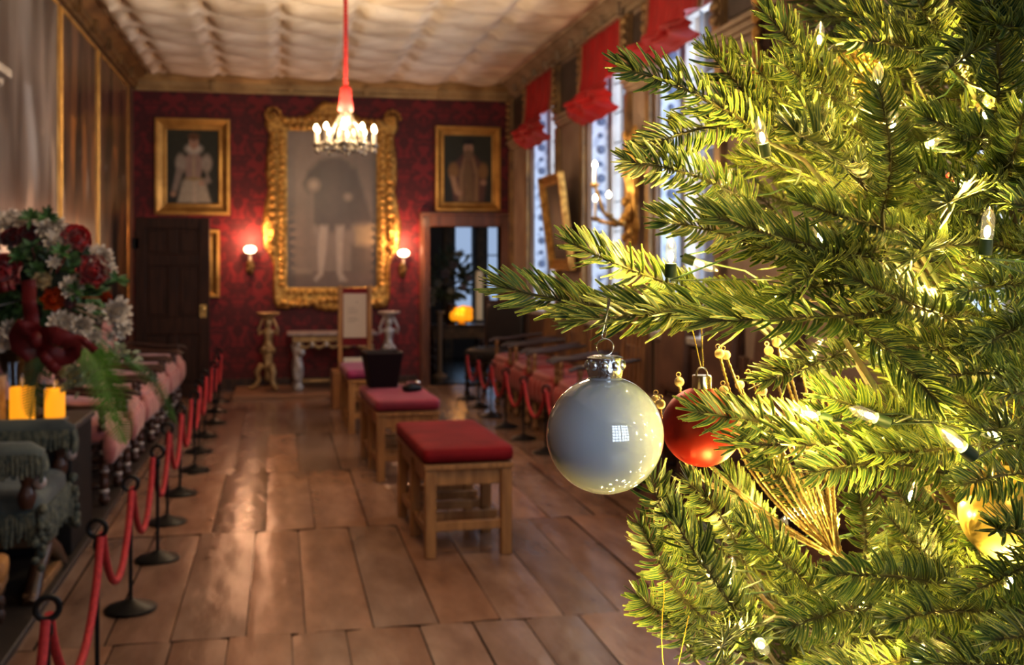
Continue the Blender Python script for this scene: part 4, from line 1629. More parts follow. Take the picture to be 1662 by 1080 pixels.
for px_, py_ in ((50, 355), (78, 352), (190, 455), (120, 470), (60, 440), (30, 418), (100, 410), (118, 478), (52, 400)):
    p = at(px_, py_, d=5.44) - FL
    for q in range(12):
        leaf(m, p, Vector((r2.uniform(-1, 1), r2.uniform(-1, .2), r2.uniform(-.6, 1))), Vector((0, -1, .5)), .06, .022)
m.build('foliage', LEAF, fl, smooth=80, kind='stuff')
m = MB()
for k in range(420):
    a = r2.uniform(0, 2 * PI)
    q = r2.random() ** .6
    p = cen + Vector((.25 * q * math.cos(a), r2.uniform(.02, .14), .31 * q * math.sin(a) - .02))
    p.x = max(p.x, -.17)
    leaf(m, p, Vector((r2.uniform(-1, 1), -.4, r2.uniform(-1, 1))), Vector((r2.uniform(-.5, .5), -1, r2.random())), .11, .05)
m.build('gap_shade_leaves', mk('deep shadow leaves', (.022, .04, .016), .6, 0, (.01, .018, .008), 6), fl, smooth=80, kind='stuff')  # near-black leaf colour stands for shade deep in the gaps
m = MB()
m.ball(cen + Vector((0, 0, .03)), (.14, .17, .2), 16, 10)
m.build('gap_shade_core', mk('dark gap shade', (.012, .02, .01), .9), fl)  # dark core added to stand for shade between the flowers
m = MB()
for px_, py_, n in ((105, 590, 30), (125, 600, 34), (140, 580, 26), (120, 620, 22), (143, 610, 22), (205, 575, 16), (190, 570, 14), (160, 565, 18)):
    p = at(px_, py_, d=5.55) - FL
    for q in range(n):
        o = Vector((r2.gauss(0, .03), r2.gauss(0, .03), r2.gauss(0, .03)))
        leaf(m, p + o, Vector((r2.uniform(-1, 1), r2.uniform(-1, .3), r2.uniform(-1, .5))), Vector((0, -1, .4)), .045, .02)
m.build('pale_filler', PALEF, fl, smooth=80, kind='stuff')


def frond(pts, W_, n, mat, lab=None):
    pts = [at(x, y, d=d) - FL for x, y, d in pts]
    m = MB()
    # smooth centre line
    P = []
    for i in range(n + 1):
        u = i / n * (len(pts) - 1)
        k = min(int(u), len(pts) - 2)
        P.append(pts[k].lerp(pts[k + 1], u - k))
    m.tube(P, .003, 5)
    for i in range(1, n):
        u = i / n
        dv = (P[i + 1] - P[i - 1]).normalized()
        side = dv.cross(Vector((.2, -1, .2))).normalized()
        L_ = W_ * math.sin(PI * min(1, .18 + .82 * u)) ** .7 * (1 if u < .96 else .5)
        for s in (-1, 1):
            d2_ = side * s + dv * .45
            # a pinna: a narrow toothed leaflet
            M0 = m.M
            m.M = basis(P[i], d2_, Vector((.1, -1, .3 * s)))
            m.grid(lambda a, b: ((a - .5) * .010 * (1 - b ** 2 * .8) * (1 + .35 * math.sin(b * 40)), L_ * b, -.12 * L_ * b * b), 2, 10)
            m.M = M0
    return m.build('fern_frond', mat, fl, smooth=80, label=lab)
frond([(140, 560, 5.5), (160, 590, 5.4), (180, 640, 5.35), (192, 685, 5.35), (205, 722, 5.35)], .115, 34, FERN, 'bright green fern frond trailing down over the pedestal edge')
frond([(158, 565, 5.48), (172, 600, 5.42), (178, 640, 5.4), (196, 690, 5.38)], .09, 26, FERN)
frond([(200, 580, 5.5), (228, 600, 5.6), (258, 630, 5.75), (275, 665, 5.9), (287, 690, 6.0)], .045, 30, mk('darker fern', (.08, .2, .03), .5, 0, (.04, .11, .02), 6))
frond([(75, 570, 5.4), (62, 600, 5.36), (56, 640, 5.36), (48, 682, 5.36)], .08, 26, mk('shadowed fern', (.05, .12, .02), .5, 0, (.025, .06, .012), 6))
# ribbon and bow
m = MB()


def ribbon(pts, W_):
    P = [at(x, y, d=d) - FL for x, y, d in pts]
    N = len(P)
    def f(u, v):
        q = v * (N - 1)
        k = min(int(q), N - 2)
        p = P[k].lerp(P[k + 1], q - k)
        dv = (P[k + 1] - P[k]).normalized()
        s = dv.cross(Vector((-.15, -1, 0))).normalized()
        return p + s * (u - .5) * W_ + Vector((0, -.01 * math.sin(u * PI) + .008 * math.sin(v * 14), 0))
    m.grid(f, 4, 24)
ribbon([(46, 455, 5.32), (48, 490, 5.3), (52, 530, 5.3), (60, 560, 5.3)], .07)
ribbon([(60, 550, 5.28), (85, 543, 5.22), (110, 552, 5.24), (122, 568, 5.28), (105, 582, 5.3), (80, 574, 5.28), (60, 560, 5.29)], .085)
ribbon([(58, 545, 5.28), (42, 530, 5.22), (30, 545, 5.24), (36, 572, 5.28), (58, 562, 5.29)], .10)
ribbon([(62, 555, 5.29), (95, 545, 5.27), (135, 552, 5.29), (155, 570, 5.33)], .04)
ribbon([(62, 560, 5.29), (75, 585, 5.25), (95, 604, 5.27)], .05)
ribbon([(-10, 470, 5.34), (10, 465, 5.32), (24, 462, 5.34)], .05)
m.ball(at(60, 552, d=5.27) - FL, (.04, .03, .045), 12, 8)
m.build('ribbon_bow', RIB, fl, smooth=80, label='dark red satin ribbon tied in a big bow')

# --- lanterns: glowing pillar candles in clear glass cylinders
MWAX = bpy.data.materials.new('glowing amber wax')
MWAX.use_nodes = True
_b = MWAX.node_tree.nodes['Principled BSDF']
_b.inputs['Base Color'].default_value = (.5, .2, .02, 1)
_b.inputs['Emission Color'].default_value = (1, .37, .014, 1)
_b.inputs['Emission Strength'].default_value = 1.1
MCG = glassmat()
MCG.name = 'lantern glass'
for (px0, px1, ptop, pglass, pbot, d_, lab) in ((14, 58, 617, 577, 676, 5.45, 'larger amber candle glowing in a glass cylinder under the flowers, left'),
                                               (71, 107, 615, 600, 664, 5.62, 'smaller amber candle glowing in a glass cylinder at the pedestal front, right')):
    a, b = at(px0, pbot, d=d_), at(px1, pbot, d=d_)
    c = (a + b) / 2
    R_ = (b - a).length / 2
    hc = (pbot - ptop) / FPX * d_
    hg = (pbot - pglass) / FPX * d_
    t = thing('candle_lantern', lab, 'candle', (c.x, c.y, PT))
    m = MB()
    m.lathe([(0, .012), (R_ * .86, .012), (R_ * .88, .02), (R_ * .88, hc), (R_ * .8, hc + .004), (R_ * .5, hc - .008), (0, hc - .012)], 28)
    m.build('pillar_candle', MWAX, t)
    m = MB()
    m.tube([(0, 0, hc - .012), (.002, 0, hc + .008)], .0015, 6)
    m.build('wick', BLACK, t)
    m = MB()
    m.lathe([(R_ * 1.1, .002), (R_ * 1.1, hg), (R_ * 1.12, hg + .003)], 32)
    m.build('glass', MCG, t)
    m = MB()
    m.lathe([(0, 0), (R_ * 1.14, 0), (R_ * 1.14, .008), (0, .01)], 28)
    m.build('lantern_base', mk('lantern foot', (.25, .24, .23), .3, .2), t)
    lamp('candle_light', 'POINT', (c.x + .02, c.y - R_ * 1.3, PT + hc + .03), .18, (1, .45, .1), .03)
c = at(-22, 680, d=5.46)
t = thing('stone_pot', 'pale mottled stone pot at the extreme left edge beside the amber candles', 'pot', (c.x, c.y, PT))
m = MB()
m.lathe([(0, 0), (.085, 0), (.09, .01), (.088, .2), (.094, .21), (.094, .24), (.08, .24), (.078, .03), (0, .03)], 28)
m.build('body', mk('mottled pale stone', (.5, .42, .35), .6, 0, (.3, .22, .17), 20), t, smooth=40)

# ================================================================== NEXT ROOM FURNITURE
t = thing('side_table', 'dim brown table in the next room carrying the flowers, seen through the doorway', 'table', (2.36, 15.0, 0))
m = MB()
m.box(-.4, .4, -.22, .22, .60, .64)
m.build('tabletop', DARKWOOD, t, bevel=.006)
m = MB()
m.box(-.36, .36, -.2, .2, .45, .6)
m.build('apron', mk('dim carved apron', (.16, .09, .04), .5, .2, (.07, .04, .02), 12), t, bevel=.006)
for sx in (-1, 1):
    for sy in (-1, 1):
        m = MB()
        turned(m, (sx * .33, sy * .17, 0), (sx * .33, sy * .17, .46), .035, 10, 4)
        m.build('leg', DARKWOOD, t, smooth=60)
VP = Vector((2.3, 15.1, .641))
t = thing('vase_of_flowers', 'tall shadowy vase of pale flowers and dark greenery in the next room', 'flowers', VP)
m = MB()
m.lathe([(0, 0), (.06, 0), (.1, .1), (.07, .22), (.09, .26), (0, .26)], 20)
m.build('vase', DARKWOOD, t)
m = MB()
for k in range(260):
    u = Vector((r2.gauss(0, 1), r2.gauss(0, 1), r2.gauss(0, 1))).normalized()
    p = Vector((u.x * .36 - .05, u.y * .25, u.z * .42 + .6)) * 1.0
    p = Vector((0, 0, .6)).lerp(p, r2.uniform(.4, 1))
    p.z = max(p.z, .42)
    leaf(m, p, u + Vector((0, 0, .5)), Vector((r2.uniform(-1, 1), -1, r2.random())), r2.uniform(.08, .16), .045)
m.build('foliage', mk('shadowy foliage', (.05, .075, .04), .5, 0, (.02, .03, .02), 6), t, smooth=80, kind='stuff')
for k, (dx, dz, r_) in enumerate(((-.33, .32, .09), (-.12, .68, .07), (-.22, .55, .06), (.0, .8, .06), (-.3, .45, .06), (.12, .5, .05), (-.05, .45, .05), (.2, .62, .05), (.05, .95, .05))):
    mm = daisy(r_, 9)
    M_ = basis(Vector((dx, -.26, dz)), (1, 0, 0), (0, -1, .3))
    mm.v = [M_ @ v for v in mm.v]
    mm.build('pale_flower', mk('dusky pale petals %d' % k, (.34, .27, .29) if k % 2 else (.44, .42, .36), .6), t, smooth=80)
MAMB = mk('amber lamp glow', (.6, .25, .02), .4, emis=(1, .36, .01), estr=.8)
t = thing('amber_lamp', 'glowing orange lamp of petal shapes on the table in the next room', 'lamp', (2.40, 14.80, .641))
m = MB()
for k, (dx, dz, r_) in enumerate(((-.1, .1, .07), (.0, .09, .08), (.09, .16, .07), (.02, .18, .06), (-.06, .17, .05), (.1, .08, .06))):
    m.ball((dx, .02 * (k % 3), dz + .02), (r_, r_ * .9, r_), 10, 8, .8)
m.build('shade', MAMB, t, smooth=60)
m = MB()
m.lathe([(0, 0), (.07, 0), (.07, .012), (.02, .03), (0, .05)], 16)
m.build('base', BRASS, t)
lamp('amber_light', 'POINT', (2.38, 14.7, .85), 2.0, (1, .5, .12), .08)
p = at(812, 520, Y=14.4)
t = thing('candlestick', 'tiny lit candle on a dark stand at the right of the doorway', 'candle', (p.x, 14.4, 0))
zt = at(812, 506, Y=14.4).z
m = MB()
m.lathe([(0, 0), (.12, 0), (.1, .03), (.03, .06), (.025, zt - .2), (.06, zt - .16), (.05, zt - .13), (0, zt - .13)], 16)
m.build('stand', DARKWOOD, t)
m = MB()
m.tube([(0, 0, zt - .13), (0, 0, zt)], .022, 10)
cn = m.build('candle', MCANDLE, t)
m = MB()
m.ball((0, 0, zt + .03), (.026, .026, .04), 10, 8)
m.build('flame', MSHADE, cn)
p = at(778, 520, Y=15.6)
zt = at(778, 440, Y=15.6).z
t = thing('pale_statuette', 'pale slender pillar candle standing on a dark stand in the next room', 'candle', (p.x, 15.6, 0))
m = MB()
m.lathe([(0, 0), (.14, 0), (.12, .04), (.05, .08), (.05, .6), (.1, .66), (0, .67)], 16)
m.build('stand', DARKWOOD, t)
m = MB()
m.lathe([(.05, .66), (.055, zt - .05), (.045, zt), (0, zt)], 16)
m.build('pillar_candle', mk('creamy wax', (.75, .6, .42), .5, emis=(1, .7, .4), estr=.15), t)
p = at(714, 600, Y=14.2)
zt = at(714, 505, Y=14.2).z
t = thing('slender_stand', 'thin pale wooden post standing just inside the doorway at left', 'stand', (p.x, 14.2, 0))
m = MB()
m.lathe([(0, 0), (.1, 0), (.09, .03), (.035, .05), (.03, zt * .5), (.036, zt - .05), (.06, zt - .03), (.06, zt), (0, zt)], 14)
m.build('shaft', mk('dull pale wood', (.3, .2, .13), .5), t)
# ================================================================== CHRISTMAS TREE
def needlemat():
    m = bpy.data.materials.new('fir needles')
    m.use_nodes = True
    N, L = m.node_tree.nodes, m.node_tree.links
    b = N['Principled BSDF']
    a = N.new('ShaderNodeAttribute')
    a.attribute_name = 'Edge'
    g = N.new('ShaderNodeNewGeometry')
    nz = N.new('ShaderNodeTexNoise')
    nz.inputs['Scale'].default_value = 14
    L.new(g.outputs['Position'], nz.inputs['Vector'])
    sep = N.new('ShaderNodeSeparateColor')
    L.new(a.outputs['Color'], sep.inputs[0])
    c = N.new('ShaderNodeMix')
    c.data_type = 'RGBA'
    c.inputs[6].default_value = (.016, .066, .032, 1)
    c.inputs[7].default_value = (.046, .112, .028, 1)
    rp0 = N.new('ShaderNodeMapRange')
    rp0.inputs['From Min'].default_value = .35
    rp0.inputs['From Max'].default_value = .65
    L.new(nz.outputs['Fac'], rp0.inputs['Value'])
    L.new(rp0.outputs[0], c.inputs[0])
    e = N.new('ShaderNodeMix')
    e.data_type = 'RGBA'
    pw = N.new('ShaderNodeMath')
    pw.operation = 'POWER'
    pw.inputs[1].default_value = 2.3
    L.new(sep.outputs[0], pw.inputs[0])
    L.new(pw.outputs[0], e.inputs[0])
    L.new(c.outputs[2], e.inputs[6])
    e.inputs[7].default_value = (.38, .40, .10, 1)
    # brown near the twig
    br = N.new('ShaderNodeMix')
    br.data_type = 'RGBA'
    L.new(sep.outputs[2], br.inputs[0])
    L.new(e.outputs[2], br.inputs[6])
    br.inputs[7].default_value = (.075, .05, .022, 1)
    L.new(br.outputs[2], b.inputs['Base Color'])
    b.inputs['Roughness'].default_value = .38
    b.inputs['Specular IOR Level'].default_value = .5
    t = N.new('ShaderNodeBsdfTranslucent')
    hs = N.new('ShaderNodeHueSaturation')
    hs.inputs['Value'].default_value = 1.7
    hs.inputs['Saturation'].default_value = 1.15
    L.new(br.outputs[2], hs.inputs['Color'])
    L.new(hs.outputs['Color'], t.inputs['Color'])
    mx = N.new('ShaderNodeMixShader')
    mx.inputs[0].default_value = .3
    L.new(b.outputs[0], mx.inputs[1])
    L.new(t.outputs[0], mx.inputs[2])
    L.new(mx.outputs[0], N['Material Output'].inputs[0])
    return m
NEEDLE = needlemat()


def needle(m, p, dv, n, L_, w, bend, rings=4):
    """one flat blunt fir needle from p along dv, its face turned to n, curving towards bend"""
    dv = dv.normalized()
    vs, cs = [], []
    for i in range(rings):
        s = i / (rings - 1)
        c = p + dv * (L_ * s) + bend * (L_ * s * s)
        t = (dv + bend * (2 * s)).normalized()
        x = t.cross(n)
        if x.length < 1e-5:
            x = t.orthogonal()
        x.normalize()
        z = x.cross(t)
        k = w * (.55, 1., 1., .5)[i] if rings == 4 else w * (.6, 1., .5)[i]
        h = w * .32 * (1 if i < rings - 1 else .5)
        vs += [c - x * k / 2, c + z * h / 2, c + x * k / 2, c - z * h / 2]
        b_ = max(0, .8 - s * 4)
        ti = .45 if i == rings - 1 else 0
        cs += [(1, s, b_, 1), (ti, s, b_, 1), (1, s, b_, 1), (.25 + ti, s, b_, 1)]
    fs = []
    for i in range(rings - 1):
        for j in range(4):
            j2 = (j + 1) % 4
            fs.append((i * 4 + j, i * 4 + j2, i * 4 + 4 + j2, i * 4 + 4 + j))
    q = (rings - 1) * 4
    fs.append((q, q + 1, q + 2, q + 3))
    m.add(vs, fs, cs)


def sprig(L_, seed, dens=1., rings=4, curl=0., nl=.0255, bushy=.35, stem=0.):
    """local +Y = twig axis, XZ: needles spread to +-X with some rising to +Z"""
    r4 = random.Random(seed)
    m = MB()
    ax = lambda s: Vector((curl * L_ * (s * s - s) * 1.6, L_ * s, -.1 * L_ * (s * s - s)))
    m.col = (0, .5, .75, 1)
    m.tube([ax(-stem + (1.0 + stem) * k / 9) for k in range(10)], [.0017 - .0009 * k / 9 for k in range(10)], 6)
    n = int(L_ / .0019 * dens)
    for i in range(n):
        s = .03 + .97 * (i + r4.random() * .6) / n
        p = ax(s)
        t = (ax(min(1, s + .02)) - ax(s - .02)).normalized()
        for side in (-1, 1):
            if r4.random() < .08:
                continue
            # angle around the twig: mostly lateral, some on top, few underneath
            u = r4.random()
            if u < 1 - bushy:
                phi = r4.gauss(.2, .24)
            elif u < 1 - bushy * .25:
                phi = r4.uniform(.6, 1.5)
            else:
                phi = -r4.uniform(.3, 1.1)
            o = Vector((side * math.cos(phi), 0, math.sin(phi)))
            o = (o - t * o.dot(t)).normalized()
            fw = r4.gauss(.66, .06) + .5 * max(0, s - .82) / .18 * r4.uniform(.4, 1.1)
            fw = min(fw, 1.35)
            dv = o * math.cos(fw) + t * math.sin(fw)
            LL = nl * r4.uniform(.9, 1.08) * (1 - .35 * max(0, (s - .72) / .28) ** 2) * (.75 + .25 * min(1, s * 6))
            nn = (Vector((0, 0, 1)) - o * .25).normalized() if abs(o.z) < .75 else Vector((side, 0, .3)).normalized()
            bend = t * r4.uniform(.24, .36) - o * r4.uniform(.06, .15) + Vector((0, 0, r4.uniform(-.05, .14)))
            needle(m, p, dv, nn, LL, .00225 * r4.uniform(.9, 1.12), bend, rings)
    for k in range(7):      # tuft at the tip
        a = k * 2 * PI / 7
        o = Vector((math.cos(a), 0, math.sin(a)))
        needle(m, ax(.985), o * .4 + Vector((0, 1, 0)), Vector((-math.sin(a), 0, math.cos(a))), nl * .6, .0022, o * .05, rings)
    return m

HERO = []
for seed, L_, curl, bushy in ((1, .13, .10, .3), (2, .13, -.12, .35), (3, .105, .06, .45), (4, .105, -.08, .3), (5, .155, .12, .35), (6, .155, -.10, .45), (7, .085, .05, .6), (8, .12, .0, .7)):
    mb = sprig(L_, seed, 1., 4, curl, bushy=bushy)
    HERO.append((L_, mb.mesh('fir_sprig', NEEDLE, 60, 'Edge')))

TP = at(1790, 430, d=1.2)
TP.z = 0
tree = thing('christmas_tree', 'artificial Christmas tree with dense green fir sprigs filling the right side', 'christmas tree', TP)
m = MB()
m.tube([(0, 0, .02), (.0, 0, .8), (.005, .0, 1.5), (0, 0, 2.25)], [.026, .024, .018, .006], 12)
m.build('trunk', mk('brown wrapped trunk', (.07, .045, .025), .7, 0, (.035, .03, .018), 30), tree)
for k in range(4):
    m = MB()
    a = k * PI / 2 + .4
    m.tube([(0, 0, .1), (.08 * math.cos(a), .08 * math.sin(a), .09), (.28 * math.cos(a), .28 * math.sin(a), .012)], .012, 8)
    m.build('stand_leg', BLACK, tree)

# sprigs the photo shows one by one: tip px, base px, depth of tip, depth of base, roll
S = [
    (815, 466, 1140, 506, .80, .90, -.25), (928, 396, 1150, 478, .82, .92, .2), (938, 520, 1270, 492, .76, .90, .5), (1140, 520, 1480, 500, .77, .88, .3),
    (1060, 510, 1290, 502, .84, .95, -.3),
    (1012, 112, 1250, 232, .80, .92, .25), (1050, 240, 1260, 208, .83, .95, -.1), (1020, 264, 1225, 338, .80, .92, -.1), (1078, 360, 1350, 470, .79, .92, .1),
    (1148, 82, 1262, 225, .88, .96, .2), (1195, 85, 1300, 215, .97, 1.03, .5), (1243, 22, 1385, 160, .82, .95, .15), (1262, 98, 1400, 180, .84, .95, -.2),
    (1160, 352, 1440, 425, .76, .90, .2), (1425, 140, 1432, 345, .74, .84, -.1), (1300, 165, 1400, 285, .86, .96, .2), (1290, 215, 1440, 345, .70, .88, .55),
    (1235, 185, 1370, 245, .93, 1.02, .4),
    (1382, 66, 1570, 135, .80, .93, -.05), (1382, 18, 1560, 110, .86, .98, .2), (1470, -30, 1550, 100, .80, .94, .1), (1592, -40, 1612, 200, .74, .84, .1),
    (1530, 118, 1640, 70, .70, .88, .9), (1662, 180, 1600, 330, .72, .85, .3), (1540, 330, 1680, 300, .68, .86, .8), (1480, 420, 1600, 395, .68, .84, .8),
    (1310, 452, 1440, 405, .74, .90, .8), (1560, 476, 1760, 482, .74, .86, .2), (1520, 655, 1375, 520, .72, .80, -.3), (1238, 620, 1390, 560, .82, .95, .35),
    (1330, 640, 1530, 690, .80, .92, -.1), (1128, 668, 1370, 682, .76, .86, .0), (1196, 722, 1500, 712, .77, .87, .3), (1400, 735, 1640, 712, .79, .9, .2),
    (1322, 768, 1560, 780, .75, .86, -.15), (1500, 618, 1740, 632, .76, .87, .1), (1560, 560, 1700, 600, .80, .92, .1), (1590, 700, 1740, 740, .72, .85, .4),
    (1052, 770, 1130, 925, .80, .90, .2), (1040, 852, 1150, 1010, .82, .92, -.2), (1088, 838, 1225, 1030, .74, .84, .35), (1118, 785, 1212, 930, .86, .95, .1),
    (1205, 850, 1360, 985, .78, .90, .1), (1036, 968, 1130, 1075, .88, .95, -.2), (1225, 745, 1350, 905, .92, 1.0, .4), (1392, 800, 1400, 920, .90, .96, .3),
    (1352, 935, 1560, 968, .73, .85, -.9), (1282, 1020, 1480, 998, .74, .86, -.2), (1452, 1010, 1700, 1018, .72, .84, .25), (1440, 838, 1540, 935, .83, .93, .1),
    (1568, 965, 1720, 880, .76, .88, .2), (1172, 1052, 1240, 1012, .72, .84, .9), (1500, 1075, 1720, 1080, .74, .86, .3), (1330, 1090, 1500, 1060, .80, .92, .2),
    (1120, 900, 1230, 1080, .88, .98, .1), (1500, 860, 1560, 960, .92, 1.0, .3), (1560, 790, 1740, 790, .78, .9, -.3), (1230, 400, 1430, 480, .84, .95, .3),
    (1270, 480, 1500, 470, .78, .9, .6), (1380, 450, 1560, 520, .80, .92, .1), (1430, 560, 1640, 570, .82, .93, .2), (1300, 330, 1500, 380, .80, .92, .1),
    (1440, 260, 1620, 330, .80, .92, .2), (1500, 190, 1680, 250, .82, .94, .0), (1620, 40, 1760, 140, .74, .9, .2), (1600, 560, 1790, 520, .76, .9, .2), (1490, 330, 1660, 400, .84, .95, .1),
    (1345, 265, 1500, 300, .86, .97, .3), (1560, 230, 1720, 250, .78, .9, .4),
    (1180, 770, 1300, 930, .96, 1.03, .3), (1270, 960, 1400, 1040, .86, .97, .1), (1090, 990, 1190, 1110, .90, .98, .0), (1420, 940, 1580, 1010, .9, 1.0, .2), (1610, 1040, 1790, 1000, .7, .85, .2),
    (1500, 500, 1640, 545, .9, 1.0, .3), (1640, 640, 1790, 690, .72, .86, .1), (1620, 860, 1760, 940, .70, .84, .2), (1380, 660, 1560, 700, .9, 1.0, .2),
     (1640, -25, 1790, 60, .76, .9, .1), (1590, 110, 1780, 190, .84, .95, .2), (1625, 215, 1800, 265, .8, .92, .0), (1640, 330, 1800, 380, .74, .88, .3), (1575, 20, 1700, 120, .92, 1.0, .3),
     (1455, 795, 1500, 945, .88, .97, .2), (1500, 822, 1525, 965, .90, .98, -.2), (1540, 770, 1600, 900, .98, 1.05, .2),
     (900, 1160, 1110, 1200, .80, .92, .2), (960, 1190, 1150, 1240, .74, .88, .4), (1010, 1150, 1180, 1180, .84, .95, .1)]
bal = [(982, 706, 98, .76), (1139, 693, 68, .86), (1640, 832, 84, .93)]
ref = []
for i, (x0, y0, x1, y1, d0, d1, roll) in enumerate(S):
    tip, base = at(x0, y0, d=d0), at(x1, y1, d=d1)
    dv = tip - base
    L_ = dv.length
    k = min(range(len(HERO)), key=lambda q: abs(HERO[q][0] - L_) + .02 * ((q * 7 + i * 3) % 5))
    cam = (Vector((0, 0, EYE)) - (tip + base) / 2).normalized()
    nh = (cam + Vector((0, 0, .35))).normalized()
    nh = Matrix.Rotation(roll, 3, dv.normalized()) @ nh
    o = bpy.data.objects.new('branch', HERO[k][1])
    C.objects.link(o)
    o.parent = tree
    s = L_ / HERO[k][0]
    w = max(.9, min(1.2, s ** .5))
    o.matrix_local = Matrix.Translation(-TP) @ basis(base, dv, nh) @ Matrix.Diagonal((w if i % 2 else -w, s, w, 1))
    ref.append((base, dv.normalized()))

# twigs joining those sprigs to the trunk
m = MB()
for base, dv in ref:
    j = Vector((0, 0, max(.5, base.z - .18 - .25 * rnd.random())))
    b0 = base - TP
    m.tube([b0, b0 - dv * .05, b0.lerp(j, .5) - Vector((0, 0, .03)), j], [.0016, .002, .003, .005], 6)
m.build('twigs', mk('dark green wired twig', (.03, .045, .02), .6, 0, (.05, .03, .015), 30), tree, smooth=60, kind='stuff')

# the rest of the crown
POLY = [(1300, -90), (1262, 20), (1190, 110), (1100, 150), (1180, 215), (1120, 275), (1230, 345), (1160, 385), (1200, 430), (1080, 470), (1060, 505), (1270, 530), (1360, 590), (1400, 640), (1300, 690),
        (1420, 760), (1440, 840), (1330, 900), (1220, 850), (1120, 820), (1090, 900), (1130, 1010), (1120, 1200), (2600, 1200), (2600, -90)]


def inside(x, y, marg):
    return sd_poly((x, y), POLY) < -marg
LOW = [[sprig(.12, 20 + q, .85, 3, (.1, -.1, .05)[q], nl=.026, bushy=.45, stem=.5), .12] for q in range(3)]
LOWM = [mb.mesh('fir_sprig', NEEDLE, 60, 'Edge') for mb, _ in LOW]
mass = MB()
r5 = random.Random(77)
n_obj = len(S)
cnt = 0
tries = 0
KEEP = []
while cnt < 520 and tries < 24000:
    tries += 1
    z = r5.uniform(.6, 1.92)
    az = r5.uniform(0, 2 * PI)
    R = .66 - .28 * (z - 1.0)
    rt = R * r5.uniform(.35, .97)
    L_ = r5.uniform(.10, .15)
    o = Vector((math.cos(az), math.sin(az), 0))
    # prefer the side turned to the camera and the gallery
    view = -o.x * SA - o.y * CA - (o.x * CA - o.y * SA) * .5
    if view < -.55 and r5.random() < .8:
        continue
    dv = (o + Vector((r5.uniform(-.6, .6), r5.uniform(-.6, .6), r5.uniform(-.1, .6)))).normalized()
    tip = TP + o * rt + Vector((0, 0, z))
    base = tip - dv * L_
    x, y, d = proj(tip)
    xb, yb_, db = proj(base)
    if d < .62 or db < .62:
        continue
    mg = 45 * .8 / d
    if not (inside(x, y, mg) and inside((x + xb) / 2, (y + yb_) / 2, mg) and inside(xb, yb_, 10)):
        continue
    if any(math.hypot(x_ - bx_, y_ - by_) < br + 25 and d_ < bd + .05 for bx_, by_, br, bd in bal[2:] for x_, y_, d_ in ((x, y, d), (xb, yb_, db), ((x + xb) / 2, (y + yb_) / 2, d))):
        continue
    if x < 1662 and d < .86 and r5.random() < .55:      # leave the front to the sprigs placed above
        continue
    cnt += 1
    nh = (Vector((0, 0, 1)) + (Vector((0, 0, EYE)) - tip).normalized() * .8).normalized()
    M_ = Matrix.Translation(-TP) @ basis(base, dv, Matrix.Rotation(r5.uniform(-.8, .8), 3, dv) @ nh) @ Matrix.Diagonal((1, L_ / .12, 1, 1))
    KEEP.append((d + (0 if x < 1662 else 5), M_, cnt % 3))
KEEP.sort(key=lambda q: q[0])
for i, (dd, M_, q) in enumerate(KEEP):
    if n_obj + i < 100:
        o = bpy.data.objects.new('branch', LOWM[q])
        C.objects.link(o)
        o.parent = tree
        o.matrix_local = M_
    else:
        src = LOW[q][0]
        mass.M = M_
        mass.add(src.v, src.f, src.c)
mass.M = Matrix.Identity(4)
mass.build('inner_branches', NEEDLE, tree, smooth=60, color='Edge', kind='stuff')
print('fill sprigs', len(KEEP), 'hero', len(S))

# ================================================================== FAIRY LIGHTS: one wired string
MBULB = bpy.data.materials.new('clear bulb')
MBULB.use_nodes = True
N_, L_n = MBULB.node_tree.nodes, MBULB.node_tree.links
N_.remove(N_['Principled BSDF'])
tr_, gl_, em_ = N_.new('ShaderNodeBsdfTransparent'), N_.new('ShaderNodeBsdfGlossy'), N_.new('ShaderNodeEmission')
tr_.inputs[0].default_value = (1, .95, .82, 1)
gl_.inputs['Roughness'].default_value = .03
em_.inputs[0].default_value = (1, .85, .5, 1)
em_.inputs[1].default_value = .14
lw_ = N_.new('ShaderNodeLayerWeight')
lw_.inputs[0].default_value = .45
mx_, ad_ = N_.new('ShaderNodeMixShader'), N_.new('ShaderNodeAddShader')
ml_ = N_.new('ShaderNodeMath')
ml_.operation = 'MULTIPLY'
ml_.inputs[1].default_value = .22
L_n.new(lw_.outputs['Facing'], ml_.inputs[0])
L_n.new(ml_.outputs[0], mx_.inputs[0])
gl_.inputs['Color'].default_value = (.6, .6, .55, 1)
L_n.new(tr_.outputs[0], mx_.inputs[1])
L_n.new(gl_.outputs[0], mx_.inputs[2])
L_n.new(mx_.outputs[0], ad_.inputs[0])
L_n.new(em_.outputs[0], ad_.inputs[1])
L_n.new(ad_.outputs[0], N_['Material Output'].inputs[0])
MFIL = mk('glowing filament', (1, .9, .6), .4, emis=(1, .83, .42), estr=70)
MBULB2 = mk('glowing mini bulb', (1, .9, .6), .4, emis=(1, .83, .42), estr=45)
MSOCK = mk('dark green socket', (.012, .032, .014), .55)
string = thing('fairy_light_string', 'string of warm white clear mini lights wound through the Christmas tree', 'fairy lights', TP)
